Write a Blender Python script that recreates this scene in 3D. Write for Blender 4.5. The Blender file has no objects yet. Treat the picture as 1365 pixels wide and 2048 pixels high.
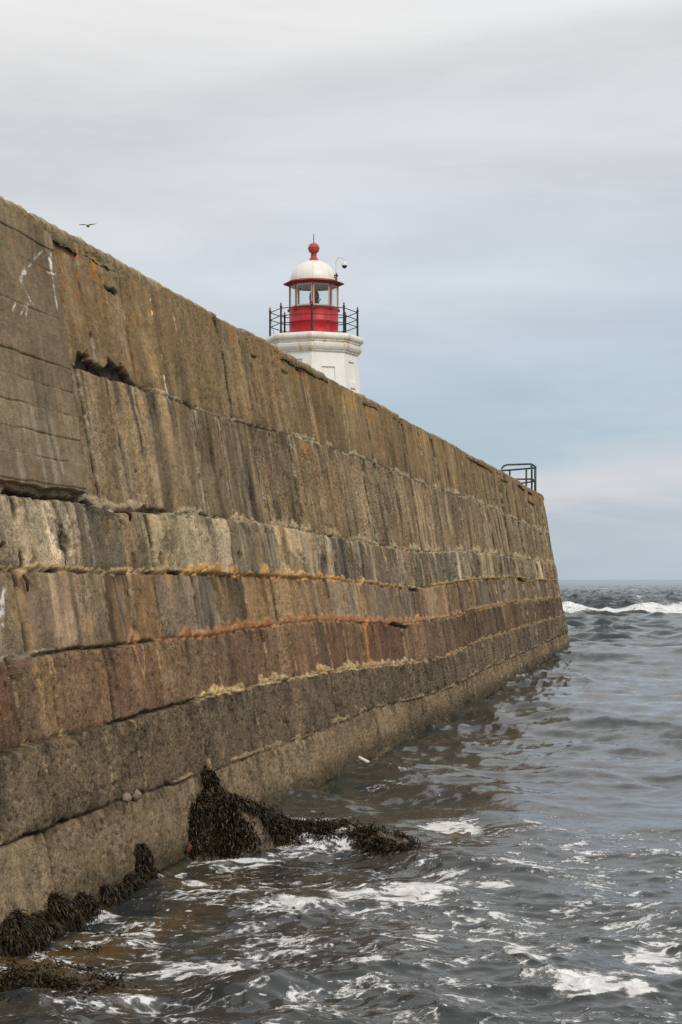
import bpy, bmesh, math, random
import numpy as np
from mathutils import Vector, Matrix
random.seed(7)
PI = math.pi
scene = bpy.context.scene
scene.cycles.use_denoising = False
C = scene.collection

# ------------------------------------------------------------------ camera model (for surveying the photo)
F = 3500.0      # focal length in photo pixels
HC = 2.53       # camera height above mean water
H = 5.63        # wall top above mean water
U0, V0 = 682.5, 1158.0
SL = 0.2035     # the wall runs along (SL, 1)
BAT = 0.168     # batter
A_TOP = -5.62   # x of the wall-top edge at y = 0
Y_END = 64.3

def face(u, v):
    """photo pixel -> (y, z) on the battered wall face"""
    up = (u - U0) / F; vp = (V0 - v) / F
    y = (A_TOP + BAT * (H - HC)) / (up - SL + BAT * vp)
    return y, HC + vp * y
def water(u, v, z=0.0):
    y = (HC - z) * F / (v - V0)
    return (u - U0) / F * y, y
def face_x(y, z): return A_TOP + SL * y + BAT * (H - z)
NX, NY, NZ = (lambda v: tuple(v))(Vector((1.0, -SL, BAT)).normalized())

# ------------------------------------------------------------------ numpy noise
_rs = np.random.RandomState(11)
_P = _rs.permutation(256); _P = np.concatenate([_P, _P, _P])
_ang = _rs.rand(256) * 2 * PI
_GX, _GY = np.cos(_ang), np.sin(_ang)
def perlin(x, y):
    x = np.asarray(x, float); y = np.asarray(y, float)
    xi = np.floor(x).astype(int); yi = np.floor(y).astype(int)
    xf = x - xi; yf = y - yi
    xi &= 255; yi &= 255
    u = xf * xf * xf * (xf * (xf * 6 - 15) + 10); v = yf * yf * yf * (yf * (yf * 6 - 15) + 10)
    def g(ix, iy, fx, fy):
        h = _P[_P[ix & 255] + (iy & 255)]
        return _GX[h] * fx + _GY[h] * fy
    a = g(xi, yi, xf, yf); b = g(xi + 1, yi, xf - 1, yf)
    c = g(xi, yi + 1, xf, yf - 1); d = g(xi + 1, yi + 1, xf - 1, yf - 1)
    return ((a + u * (b - a)) * (1 - v) + (c + u * (d - c)) * v) * 1.5
def fbm(x, y, o=4, g=0.5):
    t = 0; a = 1; s = 0
    for i in range(o):
        t = t + a * perlin(x + 17.3 * i, y - 9.1 * i); s += a; a *= g; x = x * 2.03; y = y * 2.03
    return t / s * 1.3
def sst(e0, e1, x):
    t = np.clip((x - e0) / (e1 - e0), 0, 1); return t * t * (3 - 2 * t)
def hsh(i, k=0):
    return (np.sin(np.asarray(i, float) * 127.1 + k * 311.7 + 3.3) * 43758.5453) % 1.0

# ------------------------------------------------------------------ object helpers
def tag(o, label=None, cat=None, group=None, kind=None):
    if label: o['label'] = label
    if cat: o['category'] = cat
    if group: o['group'] = group
    if kind: o['kind'] = kind
    return o
def empty(name, loc=(0, 0, 0), parent=None):
    o = bpy.data.objects.new(name, None); C.objects.link(o); o.location = loc
    o.empty_display_size = 0.2
    return o
def link(name, me, mat=None, parent=None, smooth=False):
    o = bpy.data.objects.new(name, me); C.objects.link(o)
    if mat: me.materials.append(mat)
    if parent: o.parent = parent; o.matrix_parent_inverse = Matrix.Translation(-Vector(parent.location))
    if smooth: me.polygons.foreach_set('use_smooth', [True] * len(me.polygons))
    return o
def np_mesh(name, co, quads, colors=None, attrs=None, uv=None):
    me = bpy.data.meshes.new(name)
    co = np.asarray(co, dtype=np.float32).reshape(-1, 3); quads = np.asarray(quads, dtype=np.int32)
    n = len(quads); k = quads.shape[1]
    me.vertices.add(len(co)); me.vertices.foreach_set('co', co.ravel())
    me.loops.add(n * k); me.loops.foreach_set('vertex_index', quads.ravel())
    me.polygons.add(n)
    me.polygons.foreach_set('loop_start', np.arange(0, n * k, k, dtype=np.int32))
    me.polygons.foreach_set('loop_total', np.full(n, k, dtype=np.int32))
    me.update(calc_edges=True)
    if colors is not None:
        a = me.attributes.new('Col', 'FLOAT_COLOR', 'POINT')
        c = np.ones((len(co), 4), dtype=np.float32); c[:, :3] = np.asarray(colors).reshape(-1, 3)
        a.data.foreach_set('color', c.ravel())
    for nme, arr in (attrs or {}).items():
        a = me.attributes.new(nme, 'FLOAT', 'POINT'); a.data.foreach_set('value', np.asarray(arr, dtype=np.float32).ravel())
    if uv is not None:
        a = me.attributes.new('flat', 'FLOAT_VECTOR', 'POINT')
        c = np.zeros((len(co), 3), dtype=np.float32); c[:, :2] = np.asarray(uv).reshape(-1, 2)
        a.data.foreach_set('vector', c.ravel())
    me.validate(); return me
def grid_quads(r, c, flip=False):
    i = np.arange(r - 1)[:, None] * c + np.arange(c - 1)[None, :]
    q = np.stack([i, i + 1, i + c + 1, i + c], -1).reshape(-1, 4)
    return q[:, ::-1] if flip else q

# ------------------------------------------------------------------ node helpers
def new_mat(name):
    m = bpy.data.materials.new(name); m.use_nodes = True
    nt = m.node_tree; b = nt.nodes['Principled BSDF']
    return m, nt, b
def N(nt, t, **kw):
    n = nt.nodes.new(t)
    for k, v in kw.items():
        if k.startswith('i_'):
            n.inputs[k[2:].replace('_', ' ')].default_value = v
        else: setattr(n, k, v)
    return n
def L(nt, a, b): nt.links.new(a, b)
def math_(nt, op, a, b=None, c=None):
    n = nt.nodes.new('ShaderNodeMath'); n.operation = op
    for i, x in enumerate((a, b, c)):
        if x is None: continue
        if isinstance(x, (int, float)): n.inputs[i].default_value = x
        else: nt.links.new(x, n.inputs[i])
    return n.outputs[0]
def mixc(nt, fac, a, b, bt='MIX'):
    n = nt.nodes.new('ShaderNodeMix'); n.data_type = 'RGBA'; n.blend_type = bt
    for i, x in ((0, fac), (6, a), (7, b)):
        if isinstance(x, (int, float)): n.inputs[i].default_value = x
        elif isinstance(x, tuple): n.inputs[i].default_value = (*x, 1)
        else: nt.links.new(x, n.inputs[i])
    return n.outputs[2]
def noise(nt, vec, scale, detail=4, rough=.55, dist=0.0):
    n = N(nt, 'ShaderNodeTexNoise'); n.inputs['Scale'].default_value = scale
    n.inputs['Detail'].default_value = detail; n.inputs['Roughness'].default_value = rough; n.inputs['Distortion'].default_value = dist
    if vec is not None: L(nt, vec, n.inputs['Vector'])
    return n.outputs['Fac']
def mapping(nt, vec, sc, loc=(0, 0, 0)):
    n = N(nt, 'ShaderNodeMapping'); n.inputs['Scale'].default_value = sc; n.inputs['Location'].default_value = loc
    L(nt, vec, n.inputs['Vector']); return n.outputs[0]
def mrange(nt, x, a, b, c=0.0, d=1.0, smooth=True):
    n = N(nt, 'ShaderNodeMapRange'); n.interpolation_type = 'SMOOTHSTEP' if smooth else 'LINEAR'
    for i, v in ((1, a), (2, b), (3, c), (4, d)):
        if isinstance(v, (int, float)): n.inputs[i].default_value = v
        else: L(nt, v, n.inputs[i])
    L(nt, x, n.inputs[0]); return n.outputs[0]
def attr(nt, name):
    n = N(nt, 'ShaderNodeAttribute'); n.attribute_name = name; return n

# ------------------------------------------------------------------ materials
def concrete_mat():
    m, nt, b = new_mat('weathered_concrete')
    col = attr(nt, 'Col').outputs['Color']; rough_m = attr(nt, 'pit').outputs['Fac']
    uv = attr(nt, 'flat').outputs['Vector']
    # speckled aggregate
    n1 = noise(nt, mapping(nt, uv, (1, 1, 1)), 34, 5, .7)
    n2 = noise(nt, mapping(nt, uv, (1, 1, 1)), 9, 5, .65)
    st = noise(nt, mapping(nt, uv, (2.3, .30, 1)), 1.0, 6, .62, .15)
    st2 = noise(nt, mapping(nt, uv, (7, .55, 1), (3, 7, 0)), 1.0, 5, .62, .15)
    stf = math_(nt, 'ADD', mrange(nt, st, .36, .64, .66, 1.45), mrange(nt, st2, .3, .7, -.16, .18))
    smk = mrange(nt, noise(nt, mapping(nt, uv, (.45, .8, 1), (1, 8, 0)), 1.0, 3, .6), .38, .62, .15, 1.0)
    stf = math_(nt, 'ADD', math_(nt, 'MULTIPLY', math_(nt, 'MULTIPLY', math_(nt, 'SUBTRACT', stf, 1.0), smk), math_(nt, 'SUBTRACT', 1.0, math_(nt, 'MULTIPLY', rough_m, .75))), 1.0)
    c = mixc(nt, 1.0, col, stf, 'MULTIPLY')
    sp = math_(nt, 'ADD', 1.0, math_(nt, 'MULTIPLY', math_(nt, 'SUBTRACT', mrange(nt, n1, .34, .66, .55, 1.45), 1.0), math_(nt, 'ADD', .22, math_(nt, 'MULTIPLY', rough_m, .62))))
    c = mixc(nt, 1.0, c, sp, 'MULTIPLY')
    c = mixc(nt, 1.0, c, mrange(nt, n2, .3, .7, .8, 1.2), 'MULTIPLY')
    # exposed pebbles: pale and dark grains
    vo = N(nt, 'ShaderNodeTexVoronoi'); vo.inputs['Scale'].default_value = 46
    L(nt, uv, vo.inputs['Vector'])
    sepc = N(nt, 'ShaderNodeSeparateColor'); L(nt, vo.outputs['Color'], sepc.inputs[0])
    edge = mrange(nt, vo.outputs['Distance'], .25, .5, 1, 0)
    pale = math_(nt, 'MULTIPLY', edge, mrange(nt, sepc.outputs[0], .86, .93))
    dark = math_(nt, 'MULTIPLY', edge, mrange(nt, sepc.outputs[1], .74, .84))
    dark = math_(nt, 'MULTIPLY', dark, math_(nt, 'ADD', math_(nt, 'MULTIPLY', rough_m, .75), .15))
    c = mixc(nt, math_(nt, 'MULTIPLY', pale, .5), c, (.42, .33, .21))
    c = mixc(nt, math_(nt, 'MULTIPLY', dark, .85), c, (.035, .028, .02))
    # greyish/greenish hue drift
    hn = noise(nt, mapping(nt, uv, (1.6, .7, 1), (9, 2, 0)), 1.0, 4, .6)
    c = mixc(nt, math_(nt, 'MULTIPLY', mrange(nt, hn, .5, .68), .45), c, mixc(nt, 1.0, c, (.96, .98, .97), 'MULTIPLY'))
    n3 = noise(nt, mapping(nt, uv, (1, 1, 1), (2, 6, 0)), 16, 6, .75)
    c = mixc(nt, math_(nt, 'MULTIPLY', mrange(nt, n3, .52, .66), math_(nt, 'MULTIPLY', rough_m, .75)), c, (.05, .04, .026))
    L(nt, c, b.inputs['Base Color']); b.inputs['Roughness'].default_value = .9
    b.inputs['Specular IOR Level'].default_value = .25
    h = math_(nt, 'ADD', math_(nt, 'MULTIPLY', n1, math_(nt, 'ADD', .2, math_(nt, 'MULTIPLY', rough_m, .6))), n2)
    h = math_(nt, 'ADD', h, math_(nt, 'MULTIPLY', math_(nt, 'SUBTRACT', pale, dark), .5))
    bp = N(nt, 'ShaderNodeBump'); bp.inputs['Strength'].default_value = .8; bp.inputs['Distance'].default_value = .02
    L(nt, h, bp.inputs['Height']); L(nt, bp.outputs[0], b.inputs['Normal'])
    return m
M_CON = concrete_mat()

def paint_mat(name, col, rough=.45, rust=0.0, var=.1, rustcol=(.45, .20, .07), spec=.4, rscale=1.0, lo=.52):
    m, nt, b = new_mat(name)
    tc = N(nt, 'ShaderNodeTexCoord').outputs['Object']
    v = noise(nt, mapping(nt, tc, (1.3, 1.3, .6)), 3, 5, .6)
    c = mixc(nt, 1.0, col, mrange(nt, v, .3, .7, 1 - var, 1 + var), 'MULTIPLY')
    if rust > 0:
        r1 = noise(nt, mapping(nt, tc, (7 * rscale, 7 * rscale, .7 * rscale)), 1, 4, .6)
        r2 = noise(nt, mapping(nt, tc, (1, 1, 1)), 2.2, 3, .5)
        f = math_(nt, 'MULTIPLY', mrange(nt, r1, lo, lo + .2), mrange(nt, r2, lo - .07, lo + .13))
        c = mixc(nt, math_(nt, 'MULTIPLY', f, rust), c, rustcol)
    at = attr(nt, 'rust').outputs['Fac']
    rn = noise(nt, mapping(nt, tc, (5, 5, 5)), 2, 4, .6)
    c = mixc(nt, math_(nt, 'MULTIPLY', at, mrange(nt, rn, .3, .65)), c, rustcol)
    L(nt, c, b.inputs['Base Color']); b.inputs['Roughness'].default_value = rough
    b.inputs['Specular IOR Level'].default_value = spec
    bp = N(nt, 'ShaderNodeBump'); bp.inputs['Strength'].default_value = .15; bp.inputs['Distance'].default_value = .02
    L(nt, noise(nt, tc, 14, 4), bp.inputs['Height']); L(nt, bp.outputs[0], b.inputs['Normal'])
    return m
M_WHITE = paint_mat('white_masonry_paint', (.84, .82, .76), .6, .2, .05, (.62, .48, .30))
M_CORN = paint_mat('stained_white_paint', (.80, .76, .68), .5, 1.0, .05, (.64, .40, .15), rscale=.7, lo=.47)
M_DOME = paint_mat('rust_streaked_dome_paint', (.82, .79, .71), .35, .15, .04, (.62, .42, .20))
M_CREAM = paint_mat('cream_frame_paint', (.62, .60, .46), .5, .2, .08, (.5, .3, .12))
M_RED = paint_mat('red_gloss_paint', (.46, .012, .022), .45, .25, .12, (.55, .16, .08))
M_REDDK = paint_mat('deep_red_paint', (.27, .022, .02), .45, .2, .15, (.35, .12, .06))
M_REDPALE = paint_mat('faded_red_paint', (.42, .065, .05), .6, .2, .15, (.35, .1, .06))
M_BLACK = paint_mat('black_iron_paint', (.018, .02, .019), .5, .3, .3, (.09, .05, .03))
M_GALV = paint_mat('grey_green_tube_paint', (.045, .06, .055), .5, .5, .2, (.16, .14, .11))
M_DARK = paint_mat('dark_plastic', (.03, .03, .032), .25, 0, .1)
M_CAMW = paint_mat('white_plastic', (.75, .74, .70), .4, 0.1, .05)
M_BRONZE = paint_mat('lamp_metal', (.26, .065, .045), .35, .3, .3, (.03, .02, .02))
M_RUST = paint_mat('rusty_iron', (.10, .035, .018), .85, .5, .4, (.22, .08, .03))
M_STICK = paint_mat('bleached_wood', (.72, .68, .60), .7, .15, .1, (.4, .3, .2))
M_DECK = paint_mat('deck_concrete', (.24, .21, .17), .9, .2, .25, (.15, .12, .08))

def glass_mat():
    m, nt, b = new_mat('lantern_glass')
    out = nt.nodes['Material Output']
    t = N(nt, 'ShaderNodeBsdfTransparent'); t.inputs[0].default_value = (.90, .95, .94, 1)
    g = N(nt, 'ShaderNodeBsdfGlossy'); g.inputs['Roughness'].default_value = .03
    mx = N(nt, 'ShaderNodeMixShader'); fr = N(nt, 'ShaderNodeLayerWeight'); fr.inputs[0].default_value = .5
    L(nt, math_(nt, 'ADD', math_(nt, 'MULTIPLY', math_(nt, 'POWER', fr.outputs[1], 4.0), .35), .05), mx.inputs[0]); L(nt, t.outputs[0], mx.inputs[1]); L(nt, g.outputs[0], mx.inputs[2])
    L(nt, mx.outputs[0], out.inputs[0]); return m
M_GLASS = glass_mat()

def weed_mat():
    m, nt, b = new_mat('wet_bladderwrack')
    at = attr(nt, 'tone').outputs['Fac']
    c = mixc(nt, at, (.007, .0055, .003), (.070, .040, .011))
    L(nt, c, b.inputs['Base Color']); b.inputs['Roughness'].default_value = .4
    b.inputs['Specular IOR Level'].default_value = .28
    return m
M_WEED = weed_mat()

def rock_mat():
    m, nt, b = new_mat('wet_sandstone')
    tc = N(nt, 'ShaderNodeTexCoord').outputs['Object']
    n1 = noise(nt, tc, 4, 6, .65); n2 = noise(nt, tc, 22, 5, .65)
    c = mixc(nt, mrange(nt, n1, .35, .65), (.035, .024, .013), (.15, .105, .06))
    c = mixc(nt, 1.0, c, mrange(nt, n2, .3, .7, .6, 1.4), 'MULTIPLY')
    L(nt, c, b.inputs['Base Color']); b.inputs['Roughness'].default_value = .38
    bp = N(nt, 'ShaderNodeBump'); bp.inputs['Strength'].default_value = .6; bp.inputs['Distance'].default_value = .03
    L(nt, n2, bp.inputs['Height']); L(nt, bp.outputs[0], b.inputs['Normal'])
    return m
M_ROCK = rock_mat()

def sea_mat():
    m, nt, b = new_mat('sea_water')
    uv = attr(nt, 'flat').outputs['Vector']
    foam = attr(nt, 'foam').outputs['Fac']; shal = attr(nt, 'shallow').outputs['Fac']; off = attr(nt, 'offshore').outputs['Fac']
    warp = N(nt, 'ShaderNodeTexNoise'); warp.inputs['Scale'].default_value = .9; warp.inputs['Detail'].default_value = 3
    L(nt, uv, warp.inputs['Vector'])
    vm = N(nt, 'ShaderNodeVectorMath'); vm.operation = 'MULTIPLY_ADD'; vm.inputs[1].default_value = (.55, .55, 0)
    L(nt, warp.outputs['Color'], vm.inputs[0]); L(nt, uv, vm.inputs[2]); wv = vm.outputs[0]
    f1 = noise(nt, mapping(nt, wv, (1.9, 2.3, 1)), 1.0, 9, .66, .25)
    f2 = noise(nt, mapping(nt, wv, (1, 1, 1)), 7.5, 5, .65, .3)
    vo = N(nt, 'ShaderNodeTexVoronoi'); vo.feature = 'DISTANCE_TO_EDGE'; vo.inputs['Scale'].default_value = 7.5
    L(nt, wv, vo.inputs['Vector'])
    lace = mrange(nt, vo.outputs['Distance'], 0.0, .16, 1, 0)
    rn_ = noise(nt, mapping(nt, wv, (1, 1.2, 1), (6, 2, 0)), 2.6, 5, .6, .6)
    rdg = math_(nt, 'SUBTRACT', 1.0, math_(nt, 'MULTIPLY', math_(nt, 'ABSOLUTE', math_(nt, 'SUBTRACT', rn_, .5)), 5.0))
    val = math_(nt, 'ADD', math_(nt, 'MULTIPLY', f1, .62), math_(nt, 'ADD', math_(nt, 'MULTIPLY', f2, .22), math_(nt, 'MULTIPLY', math_(nt, 'MAXIMUM', rdg, 0.0), .33)))
    val = math_(nt, 'ADD', val, math_(nt, 'MULTIPLY', lace, .045))      # about .45 .. .85
    f3 = noise(nt, uv, 21, 3, .6)
    val = math_(nt, 'ADD', val, math_(nt, 'MULTIPLY', math_(nt, 'SUBTRACT', f3, .5), .28))
    thr = mrange(nt, foam, 0.0, 1.0, .98, .40, smooth=False)
    ff = mrange(nt, math_(nt, 'SUBTRACT', val, thr), 0.0, .12)
    fk = noise(nt, mapping(nt, uv, (1, 1, 1), (7, 3, 0)), 8.5, 2, .5)
    ff = math_(nt, 'MAXIMUM', ff, math_(nt, 'MULTIPLY', mrange(nt, fk, .675, .71), math_(nt, 'MULTIPLY', mrange(nt, foam, .34, .44), .8)))
    # faint foam film around the thick foam
    film = math_(nt, 'MULTIPLY', mrange(nt, math_(nt, 'SUBTRACT', val, thr), -.09, .04), .20)
    ff = math_(nt, 'MAXIMUM', ff, math_(nt, 'MULTIPLY', film, mrange(nt, foam, .48, .66)))
    # water body colour: dark offshore, tea coloured over the shallow rock shelf
    sn = noise(nt, mapping(nt, wv, (.9, .5, 1), (4, 4, 0)), 1.3, 5, .6)
    body = mixc(nt, math_(nt, 'MULTIPLY', shal, mrange(nt, sn, .40, .62)), (.032, .038, .039), (.105, .062, .020))
    body = mixc(nt, off, body, (.045, .060, .066))
    fcol = mixc(nt, mrange(nt, f2, .35, .65), (.58, .58, .57), (.84, .84, .84))
    colr = mixc(nt, ff, body, fcol)
    L(nt, colr, b.inputs['Base Color'])
    rr = mrange(nt, off, 0, 1, .045, .15, smooth=False)
    L(nt, math_(nt, 'ADD', rr, math_(nt, 'MULTIPLY', ff, .6)), b.inputs['Roughness'])
    b.inputs['IOR'].default_value = 1.333
    # ripples
    r1 = noise(nt, mapping(nt, uv, (1, 1.25, 1)), 4.5, 4, .6, .5)
    r2 = noise(nt, mapping(nt, uv, (1, 1.3, 1), (5, 1, 0)), 14, 3, .55, .4)
    hh = math_(nt, 'ADD', math_(nt, 'MULTIPLY', r1, .0085), math_(nt, 'MULTIPLY', r2, .0022))
    hh = math_(nt, 'ADD', hh, math_(nt, 'MULTIPLY', math_(nt, 'MULTIPLY', ff, f2), .05))
    bp = N(nt, 'ShaderNodeBump'); bp.inputs['Strength'].default_value = .8; bp.inputs['Distance'].default_value = 1.0
    L(nt, hh, bp.inputs['Height']); L(nt, bp.outputs[0], b.inputs['Normal'])
    return m
M_SEA = sea_mat()

# ------------------------------------------------------------------ WALL: joints surveyed on the photo
JP = [
 [(-300,560),(0,682),(155,733),(190,745),(270,770),(330,792),(430,832),(510,852),(580,868),(620,882),(700,907),(770,935),(830,962),(894,986),(937,996),(997,1022),(1040,1043),(1093,1066)],
 [(-300,960),(0,985),(60,995),(160,1003),(230,1020),(370,1030),(470,1040),(540,1050),(640,1068),(760,1092),(837,1104),(880,1103),(914,1102),(951,1104),(1004,1111),(1065,1121),(1105,1126)],
 [(-300,1138),(0,1141),(100,1144),(350,1146),(400,1150),(500,1151),(560,1157),(640,1158),(700,1165),(740,1170),(800,1178),(850,1177),(880,1171),(933,1162),(1022,1155),(1058,1160),(1111,1162)],
 [(-300,1350),(0,1322),(60,1311),(130,1301),(240,1292),(330,1281),(400,1275),(500,1259),(560,1249),(640,1243),(700,1245),(804,1249),(848,1243),(903,1236),(937,1223),(1022,1207),(1118,1196)],
 [(-300,1590),(0,1507),(130,1470),(230,1445),(330,1415),(430,1388),(500,1375),(560,1362),(620,1350),(700,1339),(760,1334),(850,1324),(903,1309),(947,1284),(1000,1269),(1033,1258),(1129,1231)],
 [(-300,1810),(0,1690),(60,1668),(130,1640),(220,1607),(330,1570),(400,1548),(530,1500),(600,1477),(671,1446),(737,1420),(839,1395),(880,1384),(962,1342),(1026,1313),(1129,1267)],
 [(0,1920),(300,1755),(520,1640),(700,1539),(760,1512),(814,1488),(870,1455),(1000,1380),(1135,1297)],
]
JZ = []
for pts in JP:
    yz = sorted(face(u, v) for u, v in pts)
    JZ.append((np.array([p[0] for p in yz]), np.array([p[1] for p in yz])))
def joint_z(k, y):
    return np.interp(y, JZ[k][0], JZ[k][1])
# vertical joints: surveyed ones, then random spacing beyond
VJ_PX = [
 [(258,650),(357,660),(450,750),(505,740),(560,760),(620,810),(690,830),(735,840)],
 [(178,860),(290,880),(372,920),(398,900),(455,930),(512,900),(590,950),(632,960),(690,1000),(740,1010),(765,1010)],
 [(30,1060),(150,1070),(245,1080),(300,1090),(378,1090),(455,1100),(545,1100),(600,1110),(665,1110),(715,1130),(770,1140),(795,1140)],
 [(40,1230),(160,1220),(213,1220),(264,1220),(315,1210),(388,1210),(427,1210),(490,1210),(545,1200),(577,1200),(628,1200),(660,1200),(722,1200),(803,1210),(826,1210)],
 [(30,1410),(105,1390),(217,1390),(315,1350),(352,1330),(430,1330),(527,1310),(578,1310),(625,1300),(652,1300),(690,1300),(727,1300),(806,1290)],
 [(75,1560),(205,1520),(267,1510),(395,1460),(500,1420),(560,1410),(657,1390),(700,1390),(760,1370)],
 [(-90,1800),(92,1720),(262,1650),(403,1580),(515,1540),(615,1520),(712,1480)],
 [(-90,1900),(150,1830),(330,1750),(500,1660),(640,1590)],
]
VJ = []
for k, pts in enumerate(VJ_PX):
    ys = sorted(face(u, v)[0] for u, v in pts)
    rr = random.Random(50 + k)
    y = ys[0]
    while y > -8: y -= rr.uniform(.8, 1.5); ys.insert(0, y)
    y = ys[-1]
    while y < Y_END - .8: y += rr.uniform(.8, 1.7) + y * .012; ys.append(y)
    VJ.append(np.array(ys))

BASE = np.array([
 (.215,.150,.079),(.240,.172,.096),(.320,.245,.147),(.246,.176,.102),(.188,.124,.074),(.172,.130,.080),(.222,.168,.104),(.175,.132,.085)])
# encrusted mortar along joints: joint, u-range, colour, half thickness (m), proud (m)
def ur(k, u0, u1):
    def yy(u):
        us = [p[0] for p in JP[k]]; vs = [p[1] for p in JP[k]]
        return face(u, float(np.interp(u, us, vs)))[0]
    return yy(u0), yy(u1)
ENC = [
 (0, 560, 880, (.34,.27,.17), .075, .02), (0, 880, 1100, (.34,.27,.17), .11, .02), (0, 150, 560, (.31,.24,.155), .022, .01),
 (1, 165, 420, (.34,.275,.18), .085, .03), (1, 420, 760, (.36,.28,.17), .075, .03), (1, 760, 1110, (.38,.30,.18), .13, .03), (1, -300, 150, (.30,.24,.155), .03, .015),
 (2, 0, 370, (.38,.29,.17), .045, .02), (2, 365, 690, (.41,.262,.115), .085, .03), (2, 690, 1120, (.36,.26,.135), .06, .02),
 (3, 0, 120, (.36,.28,.18), .03, .01), (3, 312, 825, (.37,.185,.082), .095, .03), (3, 825, 1120, (.36,.215,.10), .075, .03),
 (4, 395, 470, (.46,.36,.19), .07, .05), (4, 462, 860, (.42,.33,.19), .078, .03), (4, 860, 1130, (.33,.25,.14), .045, .035),
 (5, 330, 800, (.31,.235,.14), .05, .02), (5, 800, 1100, (.30,.23,.14), .05, .02), 
 (6, 680, 900, (.35,.27,.15), .07, .02)]
# hollows eaten out of the concrete: (u, v, radius along wall m, radius up m, depth m)
HOLES = [(232,583,.10,.04,.08),(120,1090,.12,.10,.04),(318,1120,.12,.07,.04),(470,1112,.12,.05,.04),(2,1095,.06,.05,.12),
 (405,1555,.09,.10,.13),(410,1578,.10,.09,.12),(1100,1300,.3,.1,.03),(425,870,.03,.03,.02),(402,955,.07,.04,.03),(445,950,.06,.07,.03),(268,1125,.1,.1,.03)]
HOLES = [(*face(h[0], h[1]), *h[2:]) for h in HOLES]
# broken-out gaps as polylines: photo pixels, half height (m), depth (m)
GAPS = [([(238,533),(262,550),(290,562),(318,574)],.055,.10),([(213,573),(236,586)],.016,.05),([(1038,972),(1050,982)],.05,.07),([(1058,985),(1066,991)],.05,.08),
 ([(1058,1003),(1070,1012)],.06,.06),([(958,928),(985,946)],.04,.05),([(1004,961),(1018,966)],.03,.05),([(595,738),(606,744)],.022,.06),([(716,790),(730,800)],.05,.08),
 ([(852,806),(862,813)],.03,.05),([(505,712),(514,715)],.018,.06),([(566,742),(576,747)],.02,.05),([(780,1248),(810,1256)],.03,.07),([(818,1180),(835,1180)],.03,.08),([(1036,1158),(1050,1162)],.04,.09),
 ([(250,1598),(270,1590)],.035,.05)]
GAPS = [([face(u, v) for u, v in p], w, d) for p, w, d in GAPS]
# material lost just above a joint: joint, u-range, height (m), depth (m)
LOST = [(0,156,274,.165,.12),(1,6,84,.055,.09),(1,88,168,.035,.06),(1,166,188,.06,.09),(1,276,335,.045,.05),(2,88,108,.03,.07),(2,333,358,.045,.13),(2,158,176,.025,.08),(2,290,312,.03,.05),
 (5,28,70,.03,.06),(5,100,128,.03,.06),(4,210,420,.02,.04),(3,60,310,.018,.035),(1,395,440,.03,.04)]
# pale droppings and lime marks: polyline in photo pixels, width (m)
DROPS = [([(92,512),(91,540),(94,570),(98,600),(102,624)],.042),([(82,546),(92,549),(101,550)],.02),([(86,522),(90,518)],.02),
 ([(75,503),(57,520),(45,534),(33,545)],.016),([(36,542),(30,550),(27,566)],.045),([(58,506),(55,520)],.012),
 ([(30,566),(40,592),(45,605)],.008),([(46,606),(38,614),(37,636)],.02),([(37,612),(28,628),(26,634)],.016),([(14,610),(8,624)],.014),([(46,608),(52,612)],.01),
 ([(327,754),(330,775),(334,792)],.034),([(333,792),(338,808)],.02),([(85,450),(88,452)],.03),([(300,590),(303,618),(304,636)],.03),
 ([(343,628),(346,650),(348,660)],.02),([(323,710),(324,720)],.02),([(0,1235),(3,1205),(5,1180)],.06),([(0,1250),(2,1225)],.07)]
DROPS = [([face(u, v) for u, v in p], w) for p, w in DROPS]
LICH = [(155,500,.10,.12),(190,535,.10,.12),(200,545,.10,.16),(152,550,.05,.05),(168,552,.05,.06),(205,590,.06,.18),(205,620,.05,.08),(208,560,.06,.06),(12,492,.05,.06),(48,492,.04,.04),(3,470,.04,.06),(66,540,.04,.04),
 (115,520,.10,.14),(130,485,.06,.05),(138,570,.08,.08),(165,590,.06,.07),(300,620,.15,.08),(410,620,.30,.16),(460,660,.20,.2),(270,640,.08,.1),(600,745,.45,.14),(640,770,.3,.14),(560,720,.3,.1),(700,800,.5,.16),(740,830,.5,.14),(850,880,.9,.14),(1085,1005,.5,.25),(610,900,.3,.1)]
LICH = [(*face(l[0], l[1]), *l[2:]) for l in LICH]
PANEL_TOP = face(92, 432); PANEL_BOT = face(168, 1003)
def panel_edge(z):
    zz = np.clip((z - PANEL_BOT[1]) / (PANEL_TOP[1] - PANEL_BOT[1]), -.1, 1.2)
    e = PANEL_BOT[0] + (PANEL_TOP[0] - PANEL_BOT[0]) * zz
    return e

def seg_dist(y, z, p, q):
    d = (q[0] - p[0], q[1] - p[1]); l2 = d[0]**2 + d[1]**2 + 1e-9
    t = np.clip(((y - p[0]) * d[0] + (z - p[1]) * d[1]) / l2, 0, 1)
    return np.hypot(y - p[0] - t * d[0], z - p[1] - t * d[1])

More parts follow.
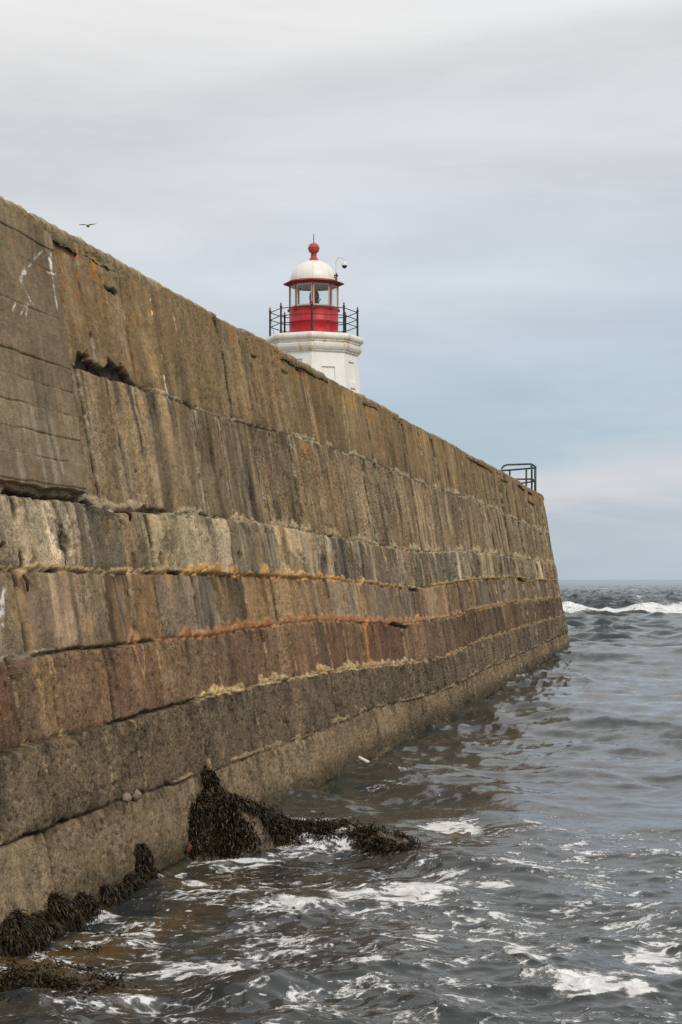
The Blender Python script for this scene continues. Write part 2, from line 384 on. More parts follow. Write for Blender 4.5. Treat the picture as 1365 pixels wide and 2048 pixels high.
def wall_surface(y, z, kind='face'):
    """outward displacement, colour and pitting mask at (y, z) on the wall"""
    sh = y.shape
    y = y.ravel(); z = z.ravel()
    wob = fbm(y * 1.3, z * 1.3, 3) * .018 + fbm(y * 9, z * 9, 2) * .008
    zj = np.stack([joint_z(k, y) for k in range(7)])
    zz = z + wob
    course = (zz[None, :] < zj).sum(0)                    # 0 = top course
    dist_k = zz[None, :] - zj
    near = np.argmin(np.abs(dist_k), 0); dj = dist_k[near, np.arange(len(y))]    # signed: + above joint
    px = np.maximum(.006, 1.12e-4 * y * y * .42)                 # local mesh pitch along the wall
    # vertical joints
    dv = np.full(len(y), 9.0); blk = np.zeros(len(y), int)
    wv = fbm(y * .8 + 40, z * 2.2, 3) * .025
    for k in range(8):
        m = course == k
        if not m.any(): continue
        yy = (y + wv)[m]; a = VJ[k]; i = np.searchsorted(a, yy)
        lo = a[np.clip(i - 1, 0, len(a) - 1)]; hi = a[np.clip(i, 0, len(a) - 1)]
        dv[m] = np.minimum(np.abs(yy - lo), np.abs(hi - yy)); blk[m] = i + 1000 * k
    b1, b2, b3 = hsh(blk, 1), hsh(blk, 2), hsh(blk, 3)
    n_big = fbm(y * .35, z * .5 + 5, 4); n_mid = fbm(y * 2.2, z * 2.2, 4); n_fin = fbm(y * 11, z * 11, 4, .6); n_gr = fbm(y * 30, z * 30, 2)
    streak = fbm(y * 1.9 + 3, z * .30 + course * 7.3, 5, .62); streak2 = fbm(y * 3.3 + 8, z * .55 + course * 3.1, 5, .65)
    pitm = np.array([.25, .45, .45, .15, .45, .95, .75, .7])[course] + (b3 - .5) * .5 + n_mid * .35
    pitm = np.clip(pitm + np.where(course == 0, -.1, 0), 0, 1)
    # --- displacement
    d = n_big * .04 + n_mid * .010 + n_fin * .008 * (.5 + pitm) + n_gr * .003
    d += np.array([0., .0, .035, .02, .035, .075, .06, .09])[course]
    d += (b1 - .5) * .040 * np.array([.6, .5, 1.3, .9, .8, .5, .5, .4])[course]
    pit = np.clip(fbm(y * 16 + 9, z * 16, 3) - .12, 0, 1) * pitm
    d -= pit * .05
    eh = np.abs(dj)
    jag = fbm(y * 6 + 2, z * 6, 3)
    depth_h = (.016 + .05 * np.clip(fbm(y * .9 + 31, near * 7.7, 3) + .1, 0, 1) * np.clip(.5 + fbm(y * 4, near * 3.3, 2), 0, 1)) * np.where(near == 0, .7, 1)
    wh = .010 + .016 * np.clip(jag + .3, 0, 1)
    d -= depth_h * np.exp(-(dj / wh) ** 2)
    # rounding of block edges, stronger on the soft third course
    rnd = np.array([.006, .006, .03, .014, .014, .012, .02, .02])[course] * (.4 + 1.2 * np.clip(fbm(y * 1.6 + 3, near * 5.1, 3) + .4, 0, 1))
    d -= rnd * np.exp(-eh / .04)
    wvj = np.maximum(.024, px * 1.15)
    vdep = np.array([.035, .025, .065, .045, .040, .025, .04, .04])[course] * (.4 + 1.2 * hsh(blk, 5))
    gv = np.exp(-(dv / wvj) ** 2) * sst(-.45, .0, fbm(y * 2 + 70, z * 2.4, 2))
    d -= gv * vdep
    d -= rnd * .4 * np.exp(-dv / .03)
    # --- colour
    col = BASE[np.clip(course, 0, 7)].copy()
    nxt = BASE[np.clip(course + 1, 0, 7)]
    PAL = {1: [(.24,.172,.098),(.195,.145,.088),(.275,.205,.125),(.165,.124,.080),(.235,.160,.085)],
           2: [(.34,.275,.185),(.215,.180,.130),(.27,.20,.115),(.37,.29,.175),(.165,.135,.092),(.30,.23,.14)],
           3: [(.26,.210,.140),(.195,.160,.115),(.225,.155,.085),(.135,.100,.060),(.29,.205,.115),(.185,.130,.078)],
           4: [(.150,.106,.065),(.175,.123,.075),(.125,.092,.060),(.152,.098,.060),(.19,.140,.088)],
           5: [(.155,.120,.076),(.185,.142,.090),(.135,.105,.070)]}
    hp = hsh(blk, 12)
    for k_, pal in PAL.items():
        m = course == k_
        if m.any():
            idx = np.minimum((hp[m] * len(pal)).astype(int), len(pal) - 1)
            w_ = .45 if k_ in (1, 5) else .8
            col[m] = col[m] * (1 - w_) + np.array(pal)[idx] * w_
    tint = 1 + (b1 - .5) * np.array([.18, .26, .40, .44, .40, .26, .26, .2])[course]
    col *= tint[:, None]
    red = np.where((course == 3) | (course == 4), b2 * .6, b2 * .25) + .4 * (course == 4) * sst(14.5, 18, y) * (.4 + b3)
    col *= np.stack([1 + .12 * red, 1 - .06 * red, 1 - .16 * red], -1)
    # right hand half of lower courses redder
    f = sst(30, 48, y) * ((course == 3)).astype(float)
    col = col * (1 - f[:, None] * .5) + np.array([.175, .115, .073]) * f[:, None] * .5
    # streaks: washes of grey, black and cream
    amp = np.array([.9, 1.45, 1.4, 1.05, .7, .3, .25, .2])[course]
    smask = np.clip(.65 + 1.8 * fbm(y * .5 + 90, z * .9 + course * 4.4, 3), .15, 1.6)
    amp = amp * smask
    g = np.clip(streak * 1.7, -1, 1) * amp
    col *= (1 + .40 * g)[:, None]
    darkst = sst(.18, .5, streak2 + .25 * streak) * amp
    col = col * (1 - .5 * darkst[:, None]) + np.array([.080, .070, .056]) * .5 * darkst[:, None]
    cream = sst(.12, .42, fbm(y * 2.6 + 55, z * .45 + 3 + course * 5, 5, .65)) * np.array([.35, .65, .85, .45, .2, .08, .05, 0])[course]
    col = col * (1 - .6 * cream[:, None]) + np.array([.40, .335, .235]) * .6 * cream[:, None]
    # stains that start at a joint and run down a random length
    below = np.where(dist_k < 0, -dist_k, 9).min(0)
    Ls = .10 + .75 * sst(-.1, .6, fbm(y * 1.7 + 200, course * 3.7, 4, .65)) * np.array([0, .9, .8, .6, .5, .25, .2, .2])[course]
    on = sst(.0, .35, fbm(y * 3.1 + 140, course * 9.1, 4, .65))
    st_ = on * np.exp(-(below / Ls) ** 2) * (course > 0)
    col *= (1 - .52 * st_)[:, None]
    Lp = .08 + .5 * sst(-.1, .5, fbm(y * 2.3 + 300, course * 5.7, 3, .65))
    onp = sst(.16, .42, fbm(y * 3.7 + 340, course * 2.3, 4, .65)) * np.array([0, .55, .9, .8, .4, .15, .1, .1])[course]
    lp_ = onp * np.exp(-(below / Lp) ** 2)
    lcol = np.where((course >= 3)[:, None], np.array([.40, .265, .13]), np.array([.42, .35, .24]))
    col = col * (1 - .75 * lp_[:, None]) + lcol * .75 * lp_[:, None]
    # ochre washes in the middle courses, rusty ones lower
    oc_ = sst(.1, .45, fbm(y * 1.4 + 70, z * .7 + 9, 4, .6)) * np.array([.15, .2, .5, .6, .35, .1, .05, 0])[course]
    col = col * (1 - .6 * oc_[:, None]) + np.array([.33, .205, .085]) * .6 * oc_[:, None]
    # scabbed, flaked patches with hard outlines
    fl = sst(.20, .26, fbm(y * 1.1 + 33, z * 1.7 + 60, 5, .6)) * np.array([.35, .3, .9, .5, .3, .6, .3, .3])[course]
    col = col * (1 - .34 * fl)[:, None]; d -= .012 * fl
    col *= (1 - .2 * sst(28, 45, y) * (course == 4))[:, None]
    # grey blocks in the pale course
    gb = ((course == 2) | (course == 3)) & (hsh(blk, 9) > .6)
    col[gb] = col[gb] * np.array([.86, .88, .90])
    # mottled dark crust on pitted areas
    crust = sst(.0, .35, fbm(y * 3.1 + 12, z * 3.1, 4, .6)) * pitm
    col *= (1 - .32 * crust)[:, None]
    col *= (1 - .35 * sst(.05, .4, pit) )[:, None]
    # dirt collecting just over and in joints
    dirt = np.exp(-np.clip(dj, 0, 9) / .06) * (dj > -.01) * np.clip(.45 + fbm(y * 1.9 + 5, z, 2), 0, 1)
    dirt = np.maximum(dirt * .62, np.exp(-(dj / np.maximum(.013, 2.4e-4 * y)) ** 2) * .96 * np.clip(.75 + fbm(y * 2.1, near * 6.1, 3), .3, 1))
    dirt = np.maximum(dirt, np.clip(gv * (.85 + .5 * hsh(blk, 6)), 0, .95))
    moss = np.array([.040, .034, .019])
    col = col * (1 - dirt[:, None]) + moss * dirt[:, None]
    # lime lines along some vertical joints
    lm = np.exp(-((dv - .012 - px) / np.maximum(.012, px * .8)) ** 2) * (hsh(blk, 7) > .35) * sst(-.1, .3, fbm(y * 3 + 7, z * 5, 3))
    lc = np.where((course >= 2)[:, None], np.array([.38, .28, .16]), np.array([.36, .31, .22]))
    col = col * (1 - .85 * lm[:, None]) + lc * .85 * lm[:, None]; d += lm * .012
    # encrusted mortar ribbons
    enc_tot = np.zeros(len(y))
    for (k, u0, u1, ec, th, pr) in ENC:
        y0, y1 = ur(k, u0, u1)
        m = (near == k) & (y > y0 - .2) & (y < y1 + .3) & (eh < .35)
        if not m.any(): continue
        ym, zm = y[m], z[m]
        along = sst(y0 - .15, y0 + .15, ym) * (1 - sst(y1 - .3, y1 + .2, ym))
        teeth = fbm(ym * 3.6, zm * 2.5 + k * 9, 4, .6)
        patch = sst(*((-.42, -.12) if k in (2, 3) else (-.22, .16)), fbm(ym * .8 + k * 13, zm * .2, 4, .6))
        t_up = th * (.95 + 1.0 * teeth + .5 * fbm(ym * 1.6 + 7 * k, zm * .5, 3)) * along * (.12 + .88 * patch)
        djm = dj[m] - .012
        e = sst(0, .3, (t_up - djm) / th) * sst(-.02, -.002, djm + .45 * th * np.clip(fbm(ym * 5, zm + 9, 3) + .25, 0, 1))
        e *= (t_up > .004)
        e = np.clip(e, 0, 1)
        v = (1 + .35 * fbm(ym * 5, zm * 9, 3))[:, None]
        mix = fbm(ym * 2.3 + 90, zm * 4, 2)
        cc = np.array(ec)[None, :] * v
        cc = np.where((mix > .34)[:, None], cc * np.array([.97, 1.08, 1.15]), cc) * np.array(([.98, .97, .97] if k in (0, 1, 5, 6) else ([1.08, 1.0, .92] if k == 2 else ([.90, .96, 1.05] if k == 3 else [.96, .90, .86]))))
        col[m] = col[m] * (1 - e[:, None] * .92) + cc * e[:, None] * .92
        d[m] += pr * (.5 if k == 4 else .15) * e * (.7 + .6 * fbm(ym * 8, zm * 8, 2)) + e * depth_h[m] * .7
        enc_tot[m] = np.maximum(enc_tot[m], e)
    # drips of tan lime running below the second and third joints
    # eaten hollows
    FH = np.zeros(len(y)); DH = np.zeros(len(y))
    for (hy, hz, ry, rz, dp) in HOLES:
        m = (np.abs(y - hy) < ry * 2.0) & (np.abs(z - hz) < rz * 2.0)
        if not m.any(): continue
        r0 = np.hypot((y[m] - hy) / ry, (z[m] - hz) / rz)
        v = np.clip(1.45 - r0, 0, 1.4)
        FH[m] = np.maximum(FH[m], v); DH[m] = np.maximum(DH[m], dp * (v > 0))
    for pl, w, dp in GAPS:
        gys = [p[0] for p in pl]; gzs = [p[1] for p in pl]
        m = (y > min(gys) - .6) & (y < max(gys) + .6) & (z > min(gzs) - .3) & (z < max(gzs) + .3)
        if not m.any(): continue
        dd = np.min([seg_dist(y[m] * .45, z[m], (pl[i][0] * .45, pl[i][1]), (pl[i + 1][0] * .45, pl[i + 1][1])) for i in range(len(pl) - 1)], 0)
        v = np.clip(1.45 - dd / w, 0, 1.4); FH[m] = np.maximum(FH[m], v); DH[m] = np.maximum(DH[m], dp * (v > 0))
    for (k, u0, u1, ht, dp) in LOST:
        y0, y1 = ur(k, u0, u1); hh = zz - zj[k]
        m = (y > y0 - .1) & (y < y1 + .1) & (hh > -.03) & (hh < ht * 2)
        if not m.any(): continue
        ends = sst(y0 - .05, y0 + .12, y[m]) * (1 - sst(y1 - .25, y1 + .05, y[m]))
        tp = ht * ends * (1 - .35 * (y[m] - y0) / (y1 - y0)) * (1 + .9 * fbm(y[m] * 2.1, y[m] * 0 + k, 3, .5)) + 1e-4
        v = np.where(hh[m] > -.008, np.clip(1.3 - .8 * hh[m] / tp, 0, 1.3), 0) * (ends > .05)
        FH[m] = np.maximum(FH[m], v); DH[m] = np.maximum(DH[m], dp * (v > 0))
    mh = FH > 0
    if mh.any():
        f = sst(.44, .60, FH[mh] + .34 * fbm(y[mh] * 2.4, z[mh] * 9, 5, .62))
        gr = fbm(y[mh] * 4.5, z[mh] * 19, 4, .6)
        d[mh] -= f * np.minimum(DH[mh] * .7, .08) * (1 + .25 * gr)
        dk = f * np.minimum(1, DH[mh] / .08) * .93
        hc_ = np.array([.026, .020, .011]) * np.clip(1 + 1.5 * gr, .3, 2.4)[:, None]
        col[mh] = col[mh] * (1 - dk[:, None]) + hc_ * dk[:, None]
    # lichen
    for (ly, lz, ry, rz) in LICH:
        m = (np.abs(y - ly) < ry * 2) & (np.abs(z - lz) < rz * 2.5)
        if not m.any(): continue
        rr = np.hypot((y[m] - ly) / ry, (z[m] - lz) / rz)
        f = (1 - sst(.4, 1.5, rr)) * sst(.0, .35, fbm(y[m] * 14 + ly, z[m] * 7, 3, .7) + .12)
        oc = np.where((fbm(y[m] * 2, z[m] * 2, 2) > 0)[:, None], np.array([.36, .20, .03]), np.array([.34, .15, .035]))
        col[m] = col[m] * (1 - .75 * f[:, None]) + oc * .75 * f[:, None]
    olive = sst(H - 1.1, H - .1, z) * sst(-.1, .35, fbm(y * 1.1 + 20, z * .8, 3)) * sst(15, 26, y)
    col = col * (1 - .35 * olive[:, None]) + np.array([.20, .150, .045]) * .35 * olive[:, None]
    for pl, w in DROPS:
        ys = [p[0] for p in pl]; zs = [p[1] for p in pl]
        m = (y > min(ys) - .3) & (y < max(ys) + .3) & (z > min(zs) - .2) & (z < max(zs) + .2)
        if not m.any(): continue
        dd = np.min([seg_dist(y[m], z[m], pl[i], pl[i + 1]) for i in range(len(pl) - 1)], 0)
        ww = w * .48 * (1 + .9 * fbm(y[m] * 12, z[m] * 5, 2))
        f = (1 - sst(ww * .5, ww * 1.0 + .006, dd))
        f = f * np.clip(.5 + 1.7 * fbm(y[m] * 7, z[m] * 11, 4, .65), .05, 1); col[m] = col[m] * (1 - .9 * f[:, None]) + np.array([.80, .76, .68]) * .9 * f[:, None]
    # rust wedge under the fourth course and orange run on the fifth
    wy, wz = face(272, 1305)
    rw_ = np.hypot((y - wy) / (.13 - .10 * np.clip((wz - z) / .3, -1, 1)), (z - wz) / .21) + .2 * n_mid
    fr = 1 - sst(.95, 1.15, rw_)
    rc0 = np.where((rw_ > .75)[:, None], np.array([.32, .20, .10]), np.array([.17, .098, .066]))
    col = col * (1 - .9 * fr[:, None]) + rc0 * .9 * fr[:, None]
    wy, wz = face(733, 1290)
    fr = (1 - sst(.5, 1.0, np.abs(y - wy) / .16)) * (1 - sst(.35, .5, np.abs(z - wz)))
    col = col * (1 - .7 * fr[:, None]) + np.array([.40, .21, .09]) * .7 * fr[:, None]
    # wet foot near the tide
    wet = 1 - sst(.05, .34, z + .10 * n_mid + .06 * n_fin)
    col = col * (1 - .62 * wet[:, None]) + np.array([.040, .036, .016]) * .4 * wet[:, None]
    wall_end = sst(Y_END - 1.0, Y_END, y)
    d -= wall_end * .05
    mean = np.array([.200, .148, .088])
    if kind != 'panel': col = mean * (np.clip(col, .01, 1) / mean) ** 1.26 * np.array([1.07, 1.02, .955])
    if kind == 'panel':
        pz = z + .012 * fbm(y * 2, z * 0 + 3, 2)
        d = n_big * .05 + n_mid * .006 + n_fin * .004 + .062
        bl = np.zeros(len(y))
        bs = .205
        ph = (pz / bs) % 1.0; dd = np.minimum(ph, 1 - ph) * bs
        on = hsh(np.round(pz / bs), 4)
        dep = (.003 + .008 * (on > .5)) * sst(-.4, .25, fbm(y * 1.1 + np.round(pz / bs) * 5, z * 0, 2))
        gl = np.exp(-(dd / .008) ** 2)
        d -= gl * dep
        gl = np.exp(-(dd / .006) ** 2)
        row = np.floor(pz / bs)
        d += (hsh(row, 2) - .5) * .012
        col = np.array([.235, .172, .100])[None, :] * (1 + .22 * (hsh(row, 3) - .5))[:, None] * (1 + .25 * fbm(y * 1.6 + 4, z * 2, 4))[:, None]
        up = sst(3.6, 5.0, z)
        col = col * (1 - up[:, None]) + col * np.array([.86, .84, .82]) * up[:, None]
        lowg = 1 - sst(H - 2.6, H - 1.8, z)
        col *= (1 - .2 * lowg)[:, None]
        col *= (1 - .55 * gl * np.clip(dep / .011, 0, 1))[:, None]
        rust = sst(.1, .5, fbm(y * 2.2 + 33, z * 1.6, 3)) * .35
        col = col * (1 - rust[:, None]) + np.array([.25, .18, .10]) * rust[:, None]
        wsh = sst(.22, .5, fbm(y * 6 + 71, z * .7, 3)) * sst(PANEL_BOT[1] - .1, PANEL_BOT[1] + .2, z) * (1 - sst(PANEL_BOT[1] + .4, PANEL_BOT[1] + 1.0, z))
        col = col * (1 - .5 * wsh[:, None]) + np.array([.40, .34, .25]) * .5 * wsh[:, None]
        for pl, w in DROPS:
            ys = [p[0] for p in pl]; zs = [p[1] for p in pl]
            m = (y > min(ys) - .3) & (y < max(ys) + .3) & (z > min(zs) - .2) & (z < max(zs) + .2)
            if not m.any(): continue
            dd = np.min([seg_dist(y[m], z[m], pl[i], pl[i + 1]) for i in range(len(pl) - 1)], 0)
            ww = w * .48 * (1 + .9 * fbm(y[m] * 12, z[m] * 5, 2)); f = (1 - sst(ww * .5, ww * 1.0 + .006, dd))
            f = f * np.clip(.5 + 1.7 * fbm(y[m] * 7, z[m] * 11, 4, .65), .05, 1); col[m] = col[m] * (1 - .9 * f[:, None]) + np.array([.80, .76, .68]) * .9 * f[:, None]
        for (ly, lz, ry, rz) in LICH[8:12]:
            rr = np.hypot((y - ly) / ry, (z - lz) / rz)
            f = (1 - sst(.4, 1.4, rr)) * sst(.0, .3, fbm(y * 14, z * 7, 3) + .15)
            col = col * (1 - .7 * f[:, None]) + np.array([.36, .17, .04]) * .7 * f[:, None]
        pitm = np.full(len(y), .12)
    return d.reshape(sh), np.clip(col, .012, .8).reshape(*sh, 3), np.clip(pitm, 0, 1).reshape(sh)

def place(y, z, d):
    return np.stack([face_x(y, z) + d * NX, y + d * NY, z + d * NZ], -1)

wall = empty('harbour_wall', (A_TOP + SL * 30, 30, 0))
tag(wall, 'long tall battered harbour wall of stained concrete courses running out to sea', 'harbour wall')

COPE_TH = .17
def y_samples(y0, y1, k=6.0e-5, mn=.012, mx=.6):
    out = [y0]
    while out[-1] < y1:
        y = out[-1]; out.append(y + min(mx, max(mn, k * y * y) if y > 9.5 else max(mn, .02 + (9.5 - y) * .03)))
    out[-1] = y1
    return np.array(out)
ys = y_samples(-6.0, Y_END); zs = np.linspace(-.7, H - .05, 540)
Yg, Zg = np.meshgrid(ys, zs)
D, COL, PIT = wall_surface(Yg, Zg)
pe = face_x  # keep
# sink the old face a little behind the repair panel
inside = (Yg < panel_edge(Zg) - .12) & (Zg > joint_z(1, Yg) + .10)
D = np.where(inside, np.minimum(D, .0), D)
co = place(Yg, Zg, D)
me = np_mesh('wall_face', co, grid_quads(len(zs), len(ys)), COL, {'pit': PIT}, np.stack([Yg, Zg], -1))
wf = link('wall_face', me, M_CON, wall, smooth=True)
corner = co[:, -1, :]
# end face (turns away round the corner)
ws = np.linspace(0, 16, 90) ** 1.0
Wg, Zg2 = np.meshgrid(ws, zs[::4])
d2 = .04 * fbm(Wg * .8, Zg2, 3) + .012 * fbm(Wg * 6, Zg2 * 6, 3)
jl = np.min([np.abs(Zg2 - joint_z(k, np.full_like(Wg, Y_END - .5))) for k in range(7)], 0)
d2 -= .04 * np.exp(-(jl / .03) ** 2)
d2 *= np.clip(Wg / .4, 0, 1)
ex = np.repeat(corner[::4, 0][:, None], len(ws), 1) - Wg
ey = np.repeat(corner[::4, 1][:, None], len(ws), 1) + Wg * SL + d2
cc = BASE[np.clip((Zg2[None] < np.stack([joint_z(k, np.full_like(Wg, Y_END - .5)) for k in range(7)])).sum(0), 0, 7)] * (1 + .3 * fbm(Wg * 3, Zg2 * .5, 3))[..., None]
cc *= (1 - .6 * np.exp(-(jl / .03) ** 2))[..., None]
me = np_mesh('end_face', np.stack([ex, ey, Zg2], -1), grid_quads(*Wg.shape), cc, {'pit': np.full(Wg.shape, .4)}, np.stack([Wg, Zg2], -1))
link('end_face', me, M_CON, wall, smooth=True)

# repair panel: boarded concrete cast over the old face at the near end
yp = np.linspace(0, 1, 420)
zp = np.linspace(0, 1, 420)
Sg, Tg = np.meshgrid(yp, zp)
zb = PANEL_BOT[1] + .055; zt = H - .13
Zp = zb + Tg * (zt - zb)
Ypan = 4.0 + (panel_edge(Zp) + .02 * fbm(Zp * 3, Zp * 0 + 4, 3) - 4.0) * Sg ** .7
Zp = Zp + (.03 * fbm(Ypan * 1.7, Ypan * 0 + 8, 3)) * (1 - Tg) ** 8
dP, cP, pP = wall_surface(Ypan, Zp, 'panel')
rim = np.minimum(np.minimum(sst(0, .006, 1 - Sg), sst(0, .006, Tg)), sst(0, .006, 1 - Tg))
dP = dP * rim - .25 * (1 - rim)
me = np_mesh('repair_panel', place(Ypan, Zp, dP), grid_quads(420, 420), cP, {'pit': pP}, np.stack([Ypan, Zp], -1))
link('repair_panel', me, M_CON, wall, smooth=True)['label'] = 'smoother board-marked concrete repair at the near end'

# coping blocks along the top
cuts_u = [70, 155, 240, 333, 440, 498, 560, 655, 722, 800, 870, 925, 965, 1003, 1045]
cy = [-6.0, -3.5, -1.4, .9, 3.1, 5.6, 7.8, 9.6, 11.4, 13.1] + [face(u, 395 + .55 * u)[0] for u in cuts_u] + [Y_END - .02]
THK = {9: .20, 10: .16, 11: .17, 12: .19, 13: .12}
prof_n = 26
for i in range(len(cy) - 1):
    y0, y1 = cy[i] + .006, cy[i + 1] - .006
    n = max(24, int((y1 - y0) / max(.014, 6e-5 * y0 * y0)))
    yy = np.linspace(y0, y1, n)
    th = THK.get(i, .10 + .07 * hsh(i, 3)); top = H + (hsh(i, 1) - .5) * .07; out = (hsh(i, 2) - .35) * .035
    zb = top - th + .035 * fbm(yy * 2.2 + i * 3, yy * 0, 3)
    # around the section: underside, front, rounded nose, top, back
    t = np.linspace(0, 1, prof_n)
    rows = []
    for a in np.linspace(0, 1, 5): rows.append(('u', a))
    for a in np.linspace(0, 1, 16): rows.append(('f', a))
    for a in np.linspace(0, 1, 10)[1:]: rows.append(('t', a))
    X = np.zeros((len(rows), n)); Yc = np.repeat(yy[None], len(rows), 0); Z = np.zeros_like(X); CZ = np.zeros_like(X)
    for r, (k, a) in enumerate(rows):
        if k == 'u':
            dep = -.35 * (1 - a); Z[r] = zb; X[r] = face_x(yy, zb) + dep + out
        elif k == 'f':
            zz = zb + (top - zb) * a; Z[r] = zz
            X[r] = face_x(yy, zz) + out - .035 * np.clip((a - .6) / .4, 0, 1) ** 2 - .02 * (1 - a) ** 3
        else:
            X[r] = face_x(yy, top) + out - .04 - 1.1 * a ** 1.5; Z[r] = top + .012 * math.sin(a * 9)
    nn = fbm(Yc * 3 + i, Z * 6 + X * 2, 4, .6); n2 = fbm(Yc * 12, Z * 14 + X * 9, 3, .6)
    # broken nose edge
    brk = sst(.05, .35, fbm(Yc * 2.3 + 60 + i * 2, Z * 0 + 2, 4, .6)) * .07
    for r, (k, a) in enumerate(rows):
        w = {'u': .3 + .7 * a, 'f': 1.0, 't': 1 - .5 * a}[k]
        X[r] += w * (.020 * nn[r] + .012 * n2[r]); Z[r] += (0.015 * nn[r] + .011 * n2[r]) * (1 if k != 'u' else 1.3)
        if k == 'f': X[r] -= brk[r] * sst(.35, 1, a)
        if k == 't': X[r] -= brk[r] * (1 - a); Z[r] -= brk[r] * .35 * (1 - a) ** 3
    pinch = (1 - np.exp(-np.minimum(Yc - y0, y1 - Yc) / .03))
    X -= .03 * (1 - pinch)
    cc = np.array([.245, .176, .096]) * (1 + .28 * nn + .15 * (hsh(i, 5) - .5))[..., None]
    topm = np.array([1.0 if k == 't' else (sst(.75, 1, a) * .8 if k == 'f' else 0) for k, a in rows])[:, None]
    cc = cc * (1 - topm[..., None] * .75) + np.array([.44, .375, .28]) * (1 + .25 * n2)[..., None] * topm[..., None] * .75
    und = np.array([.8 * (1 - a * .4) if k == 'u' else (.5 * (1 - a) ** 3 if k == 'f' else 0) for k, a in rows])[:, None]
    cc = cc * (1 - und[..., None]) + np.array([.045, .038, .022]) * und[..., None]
    lich = sst(.15, .5, fbm(Yc * 4 + 31, Z * 5, 3)) * .35
    cc = cc * (1 - lich[..., None]) + np.array([.24, .17, .055]) * lich[..., None]
    P = np.stack([X, Yc, Z], -1)
    # closed ends
    co = P.reshape(-1, 3); q = grid_quads(len(rows), n)
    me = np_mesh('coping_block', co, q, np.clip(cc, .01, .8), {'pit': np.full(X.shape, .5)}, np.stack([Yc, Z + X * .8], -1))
    bm = bmesh.new(); bm.from_mesh(me)
    bm.verts.ensure_lookup_table()
    for e in (0, n - 1):
        vs = [bm.verts[r * n + e] for r in range(len(rows))]
        try: bm.faces.new(vs)
        except ValueError: pass
    bm.to_mesh(me); bm.free()
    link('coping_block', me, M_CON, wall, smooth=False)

def prism_y(poly, y0, y1, shift=SL):
    """cross-section polygon (x offset from wall-top line, z) swept along the wall"""
    bm = bmesh.new()
    A = [bm.verts.new((A_TOP + shift * y0 + x, y0, z)) for x, z in poly]
    B = [bm.verts.new((A_TOP + shift * y1 + x, y1, z)) for x, z in poly]
    n = len(poly)
    for i in range(n): bm.faces.new((A[i], A[(i + 1) % n], B[(i + 1) % n], B[i]))
    bm.faces.new(A[::-1]); bm.faces.new(B)
    bmesh.ops.recalc_face_normals(bm, faces=bm.faces)
    me = bpy.data.meshes.new('p'); bm.to_mesh(me); bm.free(); return me
DECK_Z = H - 1.25
core = [(-.50, H - .05), (-.50 + BAT * (H + .7), -.7), (-16, -.7), (-15.5, DECK_Z), (-1.25, DECK_Z), (-1.2, H - .05)]
o = link('pier_core', prism_y(core, -6, Y_END - .45), M_DECK, wall)

# iron and stones on the wall face
def tube(path, rad, seg=8, caps=True):
    bm = bmesh.new(); rings = []
    P = [Vector(p) for p in path]; n = len(P)
    up = Vector((0, 0, 1))
    for i, p in enumerate(P):
        t = (P[min(i + 1, n - 1)] - P[max(i - 1, 0)]).normalized()
        a = t.orthogonal() if abs(t.dot(up)) > .95 else t.cross(up); a.normalize(); b = t.cross(a).normalized()
        if rings and abs(t.dot(up)) > .95:
            pa = lasta - t * lasta.dot(t); a = pa.normalized(); b = t.cross(a)
        lasta = a
        r = rad[i] if isinstance(rad, (list, tuple)) else rad
        rings.append([bm.verts.new(p + (a * math.cos(k * 2 * PI / seg) + b * math.sin(k * 2 * PI / seg)) * r) for k in range(seg)])
    for i in range(n - 1):
        for k in range(seg): bm.faces.new((rings[i][k], rings[i][(k + 1) % seg], rings[i + 1][(k + 1) % seg], rings[i + 1][k]))
    if caps: bm.faces.new(rings[0][::-1]); bm.faces.new(rings[-1])
    bmesh.ops.recalc_face_normals(bm, faces=bm.faces)
    me = bpy.data.meshes.new('t'); bm.to_mesh(me); bm.free(); return me
def merge(meshes):
    bm = bmesh.new()
    for m in meshes: bm.from_mesh(m); bpy.data.meshes.remove(m)
    me = bpy.data.meshes.new('m'); bm.to_mesh(me); bm.free(); return me
def wp(u, v, d=.0):
    y, z = face(u, v); return (face_x(y, z) + d * NX, y + d * NY, z + d * NZ)
link('iron_bar', tube([wp(225, 1024, .02), wp(233, 1026, .09), wp(240, 1032, .10), wp(246, 1044, .07)], [.012, .016, .016, .010], 8), M_RUST, wall, True)
link('iron_bar', tube([wp(34, 1152, .05), wp(38, 1165, .07), wp(41, 1186, .06)], [.012, .016, .008], 8), M_RUST, wall, True)
link('iron_bar', tube([wp(364, 1706, .05), wp(364, 1694, .08), wp(363, 1686, .07)], [.03, .022, .01], 8), M_RUST, wall, True)
def lump(c, r, seed, squash=(1, 1, 1), amp=.3, sub=3):
    bm = bmesh.new(); bmesh.ops.create_icosphere(bm, subdivisions=sub, radius=1)
    for v in bm.verts:
        n = fbm(np.array([v.co.x * 1.3 + seed]), np.array([v.co.y * 1.3 + v.co.z * 1.7]), 3)[0]
        v.co = Vector((v.co.x * squash[0], v.co.y * squash[1], v.co.z * squash[2])) * r * (1 + amp * n) + Vector(c)
    me = bpy.data.meshes.new('l'); bm.to_mesh(me); bm.free(); return me
for (u, v, r, s) in ((241, 1597, .045, 1), (260, 1592, .05, 5)):
    me = lump(wp(u, v, .05), r, s, (1, 1.2, 1))
    a = me.attributes.new('Col', 'FLOAT_COLOR', 'POINT'); a.data.foreach_set('color', [.26, .20, .14, 1] * len(me.vertices))
    link('stuck_pebble', me, M_CON, wall, True)

